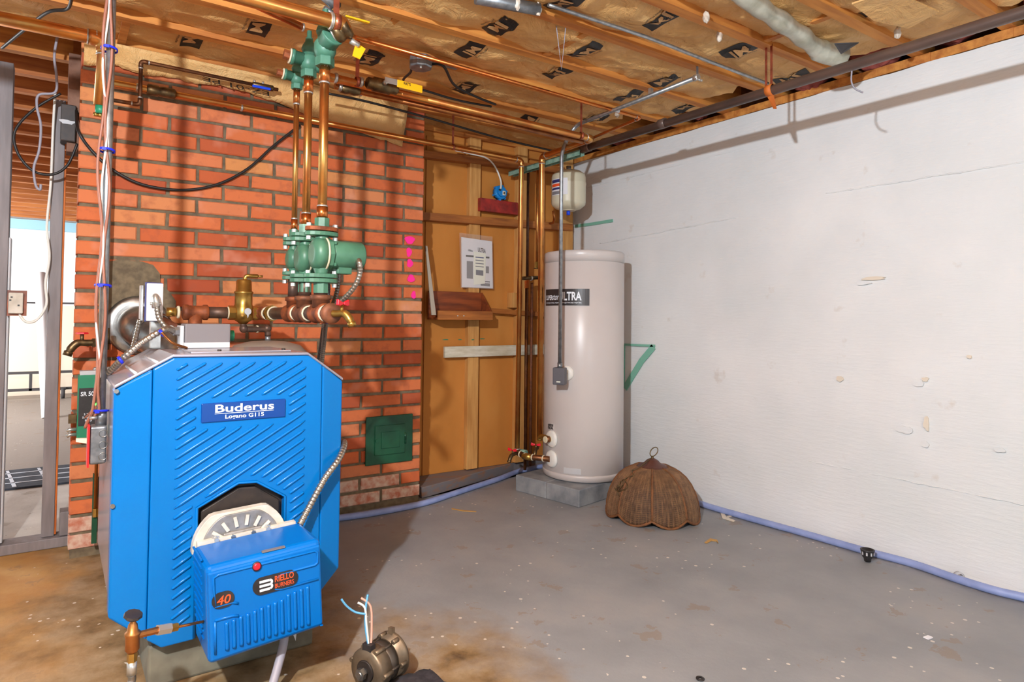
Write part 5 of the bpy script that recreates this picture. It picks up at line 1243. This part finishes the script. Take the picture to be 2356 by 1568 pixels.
# ================================================================ electrics at the left of the boiler
# steel conduit down to the red switch box
cy_ = 2.24; cbx = at(232, 975, 1, cy_); ctz = 2.18
sc_ = thing('steel_conduit', (cbx.x, cy_, cbx.z), 'upright galvanised conduit left of the boiler carrying tied brown wires', 'conduit')
MB().cyl((cbx.x, cy_, cbx.z), (cbx.x, cy_, ctz), .0118, n=14).build('tube', 'galvanised', sc_)
MB().cyl((cbx.x, cy_, cbx.z-.004), (cbx.x, cy_, cbx.z+.045), .0155).build('connector', 'galv_box', sc_); MB().cyl((cbx.x-.01, cy_-.014, cbx.z+.022), (cbx.x-.03, cy_-.014, cbx.z+.022), .005).build('set_screw', 'bolt_zinc', sc_)
for k, (off, lab, m_) in enumerate(((-.006, 'brown thermostat wire twisted round the front of the conduit', 'wire_brown'), (.010, 'second brown wire wound along the upright conduit', 'wire_brown'), (.0, 'white wire strand running with the conduit', 'wire_white'))):
    P = []
    for i in range(26):
        z_ = ctz-.02-(ctz-cbx.z-.06-.1*(k == 2))*i/25; P.append((cbx.x+off-.012+.006*math.sin(i*.9+k*2.2)+.003*math.sin(i*.43+k), cy_-.0155-.003*math.cos(i*1.3+k), z_))
    if k < 2: P += [(cbx.x-.03, cy_-.0, cbx.z+.02), (cbx.x-.04, cy_+.01, cbx.z-.01)]
    tag(MB().tube(smoothpts(P, 4), .0042 if k < 2 else .003, 8).build('wire', m_), lab, 'wire')
for py, where in ((112, 'just under the joists'), (346, 'beside the upper bricks'), (657, 'above the tap'), (943, 'above the switch box')):
    z_ = at(240, py, 1, cy_).z; tt = thing('cable_tie', (cbx.x, cy_, z_), 'blue cable tie round the upright conduit, '+where, 'cable tie')
    MB().lathe([(.021, -.003), (.0235, -.003), (.0235, .003), (.021, .003)], (cbx.x-.004, cy_-.004, z_), V((.05, .1, 1)), 16, caps=False).build('band', 'blue_tie', tt); MB().box(cbx.x-.018, cbx.x-.006, cy_-.032, cy_-.024, z_-.004, z_+.004).build('lock', 'blue_tie', tt)
# switch box: metal handy box, red plate facing left
k0, k1 = at(205, 1070, 1, cy_-.025), at(250, 978, 1, cy_-.025)
sb = thing('switch_box', ((k0.x+k1.x)/2, cy_, k0.z), 'metal switch box with red cover plate on the boiler left side', 'switch')
MB().box(k0.x, .1365, cy_-.025, cy_+.03, k0.z, k1.z).build('box', 'galv_box', sb, bevel=.007, seg=3)
for u in (.2, .5, .8):
    c = V((k0.x+.034, cy_-.0252, k0.z+(k1.z-k0.z)*u)); MB().lathe([(.0105, 0), (.0115, .0012), (.0105, .0016), (.0095, .0004)], c, (0, -1, 0), 20, caps=False).build('knockout', 'steel', sb)
MB().box(k0.x-.006, k0.x-.0005, cy_-.029, cy_+.034, k0.z-.006, k1.z+.004).build('cover_plate', 'red_plate', sb)
MB().prism([(k0.x-.007, cy_-.008, (k0.z+k1.z)/2+.005), (k0.x-.007, cy_-.008, (k0.z+k1.z)/2+.02), (k0.x-.034, cy_-.008, (k0.z+k1.z)/2+.022), (k0.x-.034, cy_-.008, (k0.z+k1.z)/2+.012)], (0, .012, 0)).build('toggle', 'cream', sb)
# zone controller on the chimney
zy = YC-.075
q0, q1 = at(176, 1010, 1, zy), at(176, 863, 1, zy); zx1 = at(268, 930, 1, zy).x
zc_ = thing('zone_controller', ((q0.x+zx1)/2, zy+.03, q0.z), 'green and black zone relay panel on the chimney behind the conduit', 'control panel')
MB().box(q0.x, zx1, zy, YC-.006, q0.z, q1.z).build('case', 'controller_green', zc_, bevel=.004)
zz0, zz1 = at(180, 980, 1, zy).z, at(180, 893, 1, zy).z
fpn = MB().box(q0.x+.004, zx1-.02, zy-.002, zy+.002, zz0, zz1).build('face_plate', 'black_plastic', zc_)
text('SR 503', (q0.x+.010, zy-.0022, zz1-.032), PX, PZ, .017, 'white_print', fpn, width=.056, bold=.015, align='LEFT')
for k, s in enumerate(('Power', 'Zone 1', 'Zone 2', 'Zone 3')): text(s, (q0.x+.055, zy-.0022, zz1-.078-k*.011), PX, PZ, .007, 'white_print', fpn, align='LEFT', bold=.01)
for k, s in enumerate(('3 Zone', 'Switching', 'Relay')): text(s, (q0.x+.04, zy-.0022, zz0+.044-k*.013), PX, PZ, .008, 'white_print', fpn, align='CENTER', bold=.01)
for px, py in ((221, 930), (255, 929)):
    c = at(px, py, 1, zy-.003); MB().lathe([(.005, 0), (.005, .003), (.003, .005)], c, (0, -1, 0), 10).build('indicator', 'led_green', zc_)
MB().box(q0.x-.03, q0.x-.002, zy+.02, zy+.05, at(170, 975, 1, zy).z, at(170, 955, 1, zy).z).build('connector', 'brass_old', zc_)
for z_ in (at(170, 990, 1, zy).z, at(170, 1002, 1, zy).z): MB().tube([(q0.x, zy+.03, z_), (q0.x-.025, zy+.03, z_+.001), (q0.x-.034, zy+.03, z_-.006)], .0075, 10).build('connector', 'bolt_zinc', zc_)
MB().box(q0.x+.006, q0.x+.10, zy+.005, YC-.006, q1.z, q1.z+.016).build('top_terminal', 'light_grey', zc_)
for k in range(5): MB().ball((q0.x+.06+.012*k, zy+.02, q1.z+.022), .009, 8).build('terminal', 'bolt_zinc', zc_)
for k in range(3):
    p = V((q0.x+.075+.014*k, zy-.006, q1.z+.012)); tag(MB().tube(smoothpts([p, p+V((.003, -.006, -.03)), p+V((.006, -.008, -.07)), p+V((.012, -.01, -.11)), V((cbx.x-.012, zy-.05, q1.z-.17))], 5), .0035, 6).build('wire', 'wire_brown'), 'brown wire from the zone relay panel, %s of three' % ('left', 'middle', 'right')[k], 'wire')
# hose tap beside the chimney
hp_ = at(214, 788, 1, 3.05); ht = thing('hose_tap', hp_-V((.05, 0, .04)), 'old brass hose tap with red handle beside the chimney edge', 'tap')
hosebib(ht, hp_, (-1, -.12, .0), 1.15, 'brass_old', handle=False, down=V((0, 0, -1)))
MB().hexa(hp_+V((-.004, 0, 0)), hp_+V((.022, .004, 0)), .018).build('hex', 'brass_old', ht); MB().cyl(hp_+V((.02, .004, 0)), hp_+V((.055, .02, .0)), .012).build('nipple', 'brass_old', ht)
MB().cyl(hp_+V((.05, .02, -.03)), hp_+V((.05, .02, .06)), .010).build('riser', 'brass_old', ht)
hh = hp_+V((-.039, 0, .034)); MB().lathe([(.006, 0), (.024, .002), (.022, .008), (.006, .010)], hh, PZ, 6, smooth=False).build('handle', 'red_plastic', ht)
tag(MB().box(at(214, 1100, 1, 3.13).x, at(226, 1100, 1, 3.13).x, 3.13, 3.15, at(214, 1250, 1, 3.13).z, at(214, 1090, 1, 3.13).z).build('green_strip', 'green_dark'), 'narrow dark green strip below the switch box on the bricks', 'strip')
# dark junction box on the post, and its cable across the bricks
jy_ = 3.335; j0, j1 = at(138, 322, 1, jy_), at(176, 243, 1, jy_)
jb = thing('junction_box', ((j0.x+j1.x)/2, jy_, j0.z), 'blackened square junction box on the post at the left', 'junction box')
MB().box(j0.x, j1.x, jy_, jy_+.07, j0.z, j1.z).build('box', 'black_metal', jb, bevel=.003); MB().box(j0.x+.004, j1.x-.004, jy_-.003, jy_, j0.z+.004, j1.z-.004).build('cover', 'black_metal', jb)
patch(155, 280, .03, .010, 'light_grey', 'scrape', 1, jy_-.0045, jb, 3, 12, .001)
cable([at(176, 255, 1, jy_-.012), at(180, 300, 1, 3.19), at(210, 345, 1, YC-.014), at(262, 392, 1, YC-.014), at(330, 425, 1, YC-.014), at(420, 437, 1, YC-.014), at(500, 424, 1, YC-.014), at(570, 388, 1, YC-.014), at(630, 335, 1, YC-.014), at(690, 288, 1, YC-.014)], .0065, 'wire_black', 'cable', 'black cable sagging in a wide curve across the bricks', 'cable', rib=False)
cable([at(140, 215, 1, 3.30), at(80, 250, 1, 3.32), at(35, 300, 1, 3.32), at(40, 350, 1, 3.32), at(75, 392, 1, 3.32), at(120, 401, 1, 3.32), at(155, 380, 1, 3.32), at(178, 330, 1, 3.31)], .0055, 'wire_black', 'cable', 'black cable looped in a circle beside the left post', 'cable', rib=False)
cable([at(133, 80, 1, 3.28), at(125, 130, 1, 3.28), at(130, 175, 1, 3.29), at(127, 212, 1, 3.29), at(90, 218, 1, 3.30), at(85, 245, 1, 3.30), at(94, 290, 1, 3.30), at(90, 345, 1, 3.30), at(78, 385, 1, 3.30), at(82, 425, 1, 3.30), at(92, 436, 1, 3.30), at(94, 424, 1, 3.30)], .0052, 'wire_grey', 'cable', 'pale grey cable dangling in a kinked line by the left post', 'cable', rib=False)
cable([at(127, 214, 1, 3.36), at(122, 300, 1, 3.395), at(117, 420, 1, 3.395), at(108, 520, 1, 3.395), at(114, 590, 1, 3.395), at(105, 650, 1, 3.39), at(107, 700, 1, 3.38), at(85, 735, 1, 3.37), at(60, 740, 1, 3.37), at(44, 722, 1, 3.385)], .0052, 'wire_white', 'cable', 'pale cable stapled down the post to the square outlet', 'cable', rib=False)
cable([at(165, -10, 2, 2.12), at(155, 20, 2, 2.12), at(110, 28, 2, 2.12), at(60, 65, 2, 2.12), at(5, 110, 2, 2.12)], .006, 'wire_black', 'cable', 'black cable crossing the joists at the upper left', 'cable', rib=False)
oy = YP-.06; o0, o1 = at(18, 724, 1, oy), at(58, 670, 1, oy)
ou = thing('outlet', ((o0.x+o1.x)/2, oy, o0.z), 'grimy square outlet on a wood block at the left post', 'outlet')
MB().box(o0.x-.005, o1.x+.006, oy+.02, oy+.035, o0.z-.004, o1.z+.004).build('block', 'wood_tray', ou); ob_ = MB().box(o0.x, o1.x-.006, oy, oy+.02, o0.z+.006, o1.z-.006).build('body', 'fibre_white', ou, bevel=.004)
for a, b2 in ((24, 690), (43, 702), (27, 683)): p = at(a, b2, 1, oy-.001); MB().box(p.x-.004, p.x+.003, oy-.002, oy, p.z-.003, p.z+.003).build('slot', 'wire_black', ob_)
# ---- things seen through the partition
tag(MB().box(-.9, .35, 4.62, 5.15, .001, .012).build('door_mat', 'mat_black'), 'dark mat with white grid lines on the far room floor', 'mat')
dm = bpy.data.objects['door_mat']
for x in (-.46, -.185, -.02, .17): MB().prism([(x, 4.64, .0122), (x+.02, 4.64, .0122), (x-.04, 5.12, .0122), (x-.055, 5.12, .0122)], (0, 0, .002)).build('line', 'mat_line', dm)
for y in (4.74, 4.88, 5.02): MB().box(-.88, .33, y, y+.016, .0122, .0142).build('line', 'mat_line', dm)
rk = thing('wheeled_rack', (-.1, 9.3, 0), 'low dark metal rack on castors in the far room', 'rack')
for z_ in (.10, .30): MB().box(-.9, .5, 9.28, 9.32, z_, z_+.03).build('rail', 'dull_mark', rk)
for x in (-.88, -.24, .46): MB().box(x, x+.03, 9.28, 9.32, .10, .30).build('upright', 'dull_mark', rk)
for x in (-.7, .1): MB().cyl((x-.02, 9.25, .06), (x+.02, 9.25, .06), .06).build('castor', 'dull_mark', rk); MB().box(x-.03, x+.03, 9.24, 9.3, .10, .13).build('bracket', 'dull_mark', rk)
p0, p1 = at(92, 628, 1, 8.0), at(112, 860, 1, 7.6)
tag(MB().cyl((p1.x, 7.6, .002), p0, .05, n=14).build('white_pole', 'far_white'), 'white leaning tube in the bright far room', 'tube')
# ================================================================ floor
# wicker lampshade
lc = V((2.652, 2.352, 0)); LR = .232; zl = at(1500, 1073, 1, lc.y-.02).z
lamp_ = thing('lampshade', (lc.x, lc.y, 0), 'brown wicker dome lampshade with scalloped edge standing on the floor', 'lampshade')
NP = 8; HZ = at(1500, 1078, 1, lc.y-.05).z
a_off = math.atan2(-lc.y, -lc.x)           # one seam looks at the camera
def shade(a, v, dr=0):
    """v 0 rim .. 1 crown; flat-ish panels bulge between the seams"""
    k = ((a-a_off)/(2*math.pi/NP)) % 1; bul = math.sin(math.pi*k)
    r = LR*math.cos(v*math.pi/2*.97)**.72*(1+.018*bul)+dr
    z_ = HZ*math.sin(v*math.pi/2)
    z_ += (1-v)**6*(.034-.032*bul)
    return V((lc.x+r*math.cos(a), lc.y+r*math.sin(a), z_+.002))
for p_ in range(NP):
    a0 = a_off+2*math.pi*p_/NP; a1 = a0+2*math.pi/NP
    nu, nv = 12, 16; vs = [shade(a0+(a1-a0)*i/nu*.9999, .9*j/nv) for j in range(nv+1) for i in range(nu+1)]
    mb = MB().add(vs, [(j*(nu+1)+i, j*(nu+1)+i+1, (j+1)*(nu+1)+i+1, (j+1)*(nu+1)+i) for j in range(nv) for i in range(nu)], True)
    pn = mb.build('panel', 'rattan', lamp_); so = pn.modifiers.new('thick', 'SOLIDIFY'); so.thickness = .003
    wv = MB()                              # woven canes standing proud of the panel
    for i in range(1, 28):
        u = i/28; wv.tube([shade(a0+(a1-a0)*u, .02+.86*j/8, .0015) for j in range(9)], .0016 if i % 4 else .0026, 4, caps=False)
    for j in range(1, 34):
        v = .02+.84*j/34; wv.tube([shade(a0+(a1-a0)*(.02+.96*i/8), v, .002) for i in range(9)], .0011, 4, caps=False)
    wv.build('cane_weave', 'cane', pn, kind='stuff') if 'cane' in MAT else wv.build('cane_weave', 'rattan_edge', pn, kind='stuff')
    sm_ = MB().tube([shade(a0+.0001, .01+.9*j/14, .003) for j in range(15)], [.0055+.0012*(j % 2) for j in range(15)], 6); sm_.build('seam_braid', 'rattan_edge', lamp_)
mbr = MB().tube([shade(a_off+2*math.pi*i/160, 0, .002) for i in range(160)], [.0062+.0014*(i % 2) for i in range(160)], 6, closed=True); mbr.build('rim_braid', 'rattan_edge', lamp_)
zc2 = shade(0, .9).z
MB().lathe([(.085, zc2-.014), (.088, zc2-.006), (.07, zc2+.006), (.045, zc2+.014), (.03, zc2+.030), (.012, zc2+.040)], (lc.x, lc.y, 0), PZ, 28).build('cap', 'lamp_cap', lamp_)
MB().cyl((lc.x, lc.y, zc2+.03), (lc.x, lc.y, zc2+.05), .007).build('finial', 'lamp_chain', lamp_)
mbl = MB(); o_ = V((lc.x, lc.y, zc2+.05))
mbl.tube([o_+V((.03*math.sin(t_)*(1 if t_ < 9 else 1)*.55+.02*(1-math.cos(t_))*.6, -.01*math.sin(t_), .03*(1-math.cos(t_))*.75)) for t_ in [2*math.pi*i/20 for i in range(20)]], .0028, 6, closed=True); mbl.build('hanging_loop', 'lamp_chain', lamp_)
chp = [V((lc.x, lc.y, zc2+.045))]+[shade(a_off-.75-.12*math.sin(i*1.7), .86-.06*i, .010+.012*(i < 3)) for i in range(9)]
MB().tube(smoothpts(chp, 5), .0026, 6).build('chain', 'lamp_chain', lamp_)
mbl = MB()
for i in range(7):
    c = shade(a_off-.85-.07*(i % 3), .52-.03*i, .006); mbl.tube([c+V((.012*math.cos(t_), .012*math.sin(t_)*.6, .014*math.sin(t_+i))) for t_ in [2*math.pi*j/10 for j in range(10)]], .002, 5, closed=True)
mbl.build('chain_coil', 'lamp_chain', lamp_)
# blue hose along the walls
HR = .0165
fl_ = lambda px, py: at(px, py, 2, HR)
Ph = [fl_(770, 1192), fl_(850, 1181), fl_(970, 1158), fl_(1040, 1136), fl_(1095, 1118), fl_(1150, 1100), fl_(1186, 1086)]
Ph = [V((p.x, min(p.y, 3.18) if p.x < 1.74 else p.y, HR)) for p in Ph]
Ph += [V((2.62, 3.41, HR+.01)), V((2.86, 3.36, .05)), V((3.0, 3.20, .085)), V((3.035, 3.02, .085)), V((3.04, 2.86, .06)), V((3.05, 2.62, HR+.004))]
Ph += [fl_(1612, 1158), fl_(1720, 1190), fl_(1856, 1228), fl_(1996, 1268), fl_(2100, 1296), fl_(2205, 1332), fl_(2290, 1358), fl_(2365, 1376), fl_(2480, 1410)]
Q = smoothpts(Ph, 14); Q2 = []
for a, b_ in zip(Q, Q[1:]): Q2 += [a, a.lerp(b_, .5)]
hos = MB().tube(Q2, [HR*(.95 if i % 2 else 1.0) for i in range(len(Q2))], 12).build('drain_hose', 'hose_blue')
tag(hos, 'pale blue corrugated hose lying along the foot of the walls', 'hose')
# electric motor on the floor
mc = V((.80, 1.70, .0)); mr = .058; ax = V((.62, .28, .0)).normalized(); mo = at(873, 1522, 2, .062)
mroot = thing('motor', (mo.x, mo.y, 0), 'small tarnished burner motor lying on the floor with loose wires', 'motor')
mcn = V((mo.x, mo.y, mr+.004))
MB().lathe([(.03, -.058), (mr*.92, -.056), (mr, -.050), (mr, -.014)], mcn, ax, 32).build('end_bell', 'motor_case', mroot)
MB().lathe([(mr*.95, -.014), (mr*.95, .018)], mcn, ax, 32).build('stator', 'motor_band', mroot)
MB().lathe([(mr, .018), (mr, .044), (mr*1.08, .046), (mr*1.08, .056), (mr*.6, .058)], mcn, ax, 32).build('end_bell', 'motor_case', mroot)
U_, W_, _ = frame(ax)
for a in (.5, 1.6, 2.7, 3.8, 4.9, 6.0):
    d = PZ*math.cos(a)+ax.cross(PZ)*math.sin(a); 
    for l0_, l1_ in ((-.052, -.016), (.020, .044)): MB().cyl(mcn+d*(mr+.002)+ax*l0_, mcn+d*(mr+.002)+ax*l1_, .0065, n=8).build('bolt_boss', 'motor_case', mroot)
    MB().cyl(mcn+d*(mr*.96)+ax*-.016, mcn+d*(mr*.96)+ax*.02, .004, n=8).build('tie_bolt', 'motor_band', mroot)
MB().lathe([(.03, 0), (.026, .003), (.02, -.01), (.012, -.01)], mcn-ax*.059, -ax, 20).build('hub', 'black_metal', mroot)
MB().cyl(mcn-ax*.085, mcn-ax*.05, .009).build('shaft', 'steel', mroot); MB().hexa(mcn-ax*.082, mcn-ax*.068, .016).build('coupling', 'steel', mroot)
MB().obox(mcn+PZ*(mr+.008)+ax*.05, (.012, .016, .02), ax, ax.cross(PZ), PZ).build('lug', 'motor_case', mroot)
wb = mcn+PZ*(mr+.002)-ax*.045; MB().obox(wb, (.02, .03, .02), ax, ax.cross(PZ), PZ).build('grommet', 'black_plastic', mroot)
fwd = V((-.3, .2, 0))
for k, (P, m_) in enumerate((([wb, wb+V((-.006, .01, .05)), wb+V((-.002, .02, .10)), wb+V((.008, .03, .13))], 'wire_blue'), ([wb+V((.006, 0, 0)), wb+V((.012, .01, .045)), wb+V((.012, .02, .10)), wb+V((-.012, .03, .125))], 'wire_pink'), ([wb, wb+V((-.004, .01, .06)), wb+V((-.005, .02, .10)), wb+V((-.022, .03, .115))], 'wire_white'), ([wb+V((-.004, .015, .085)), wb+V((-.028, .03, .09)), wb+V((-.05, .04, .108)), wb+V((-.064, .045, .128))], 'wire_blue'))):
    MB().tube(smoothpts(P, 6), .0032, 6).build('lead', m_, mroot)
# dark rug corner at the bottom edge
r0_, r1_, r2_ = at(915, 1562, 2, 0), at(990, 1539, 2, 0), at(1032, 1575, 2, 0)
rg = MB(); nn = 26; vs = []; e1_ = (r0_-r1_); e2_ = (r2_-r1_); e1_ = e1_.normalized()*.42; e2_ = e2_.normalized()*.5
for j in range(nn+1):
    for i in range(nn+1):
        p = r1_+e1_*(i/nn)+e2_*(j/nn); h = .018+.006*noise.noise(V((p.x*60, p.y*60, 0)))+.004*noise.noise(V((p.x*140, p.y*140, 0)))
        if i in (0, nn) or j in (0, nn): p += V((.006*noise.noise(V((p.x*90, p.y*90, 4))), .006*noise.noise(V((p.x*90, p.y*90, 9))), 0)); h = .001
        vs.append((p.x, p.y, h))
rg.add(vs, [(j*(nn+1)+i, (j+1)*(nn+1)+i, (j+1)*(nn+1)+i+1, j*(nn+1)+i+1) for j in range(nn) for i in range(nn)], True)
tag(rg.build('rug', 'rug_black'), 'corner of a shaggy black rug at the bottom edge', 'rug')
# small litter
c = at(1996, 1292, 2, 0); cp = thing('drain_strainer', (c.x, c.y, 0), 'small black slotted strainer cup against the blue hose', 'strainer')
cz = .004
MB().lathe([(.013, 0), (.015, .012), (.02, .018), (.027, .045), (.028, .05), (.024, .05), (.018, .022)], (c.x, c.y, cz), PZ, 18).build('cup', 'black_plastic', cp)
for i in range(9):
    a = 2*math.pi*i/9; MB().obox((c.x+.025*math.cos(a), c.y+.025*math.sin(a), cz+.035), (.0014, .006, .014), V((math.cos(a), math.sin(a), 0)), V((-math.sin(a), math.cos(a), 0)), PZ).build('slot', 'light_grey', cp)
c = at(2206, 1330, 2, .01); tag(MB().lathe([(.012, -.008), (.018, -.008), (.018, .008), (.012, .008)], (min(c.x, 3.07), c.y, .0185), V((.6, .8, 0)), 18, caps=False).build('pipe_ring', 'light_grey'), 'small grey plastic ring between hose and white wall', 'ring')
def litter(name, pts, mat, lab, cat, h=.003): tag(MB().prism([at(a, b_, 2, .001) for a, b_ in pts], (0, 0, h)).build(name, mat), lab, cat)
litter('wood_chip', [(1658, 1180), (1665, 1180), (1672, 1190), (1692, 1198), (1688, 1200), (1662, 1192)], 'paint_chip', 'pale splintered wood chip beside the hose', 'debris')
litter('wood_chip', [(1672, 1188), (1688, 1183), (1689, 1186), (1674, 1191)], 'paint_chip', 'thin pale splinter lying against the wood chip', 'debris')
litter('paper_scrap', [(1069, 1122), (1082, 1118), (1084, 1122), (1073, 1128)], 'paper_white', 'white paper scrap below the hose at the back wall', 'debris')
litter('straw_piece', [(1039, 1169), (1066, 1174), (1096, 1176), (1096, 1177.5), (1066, 1176), (1039, 1171)], 'straw', 'dry straw lying on the floor near the chimney', 'debris')
litter('paint_flake', [(1621, 1248), (1634, 1239), (1650, 1242), (1653, 1250), (1648, 1245), (1637, 1244), (1626, 1250)], 'straw', 'curled ochre flake on the grey floor', 'debris')
litter('paint_flake', [(2124, 1466), (2135, 1462), (2147, 1467), (2136, 1471)], 'paper_white', 'white flake on the floor at the lower right', 'debris')
c = at(1611, 1562, 2, .0); tag(MB().lathe([(.005, 0), (.012, 0), (.012, .003), (.005, .003)], (c.x, c.y, .001), PZ, 14, caps=False).build('washer', 'black_metal'), 'dark washer on the floor at the bottom edge', 'washer')
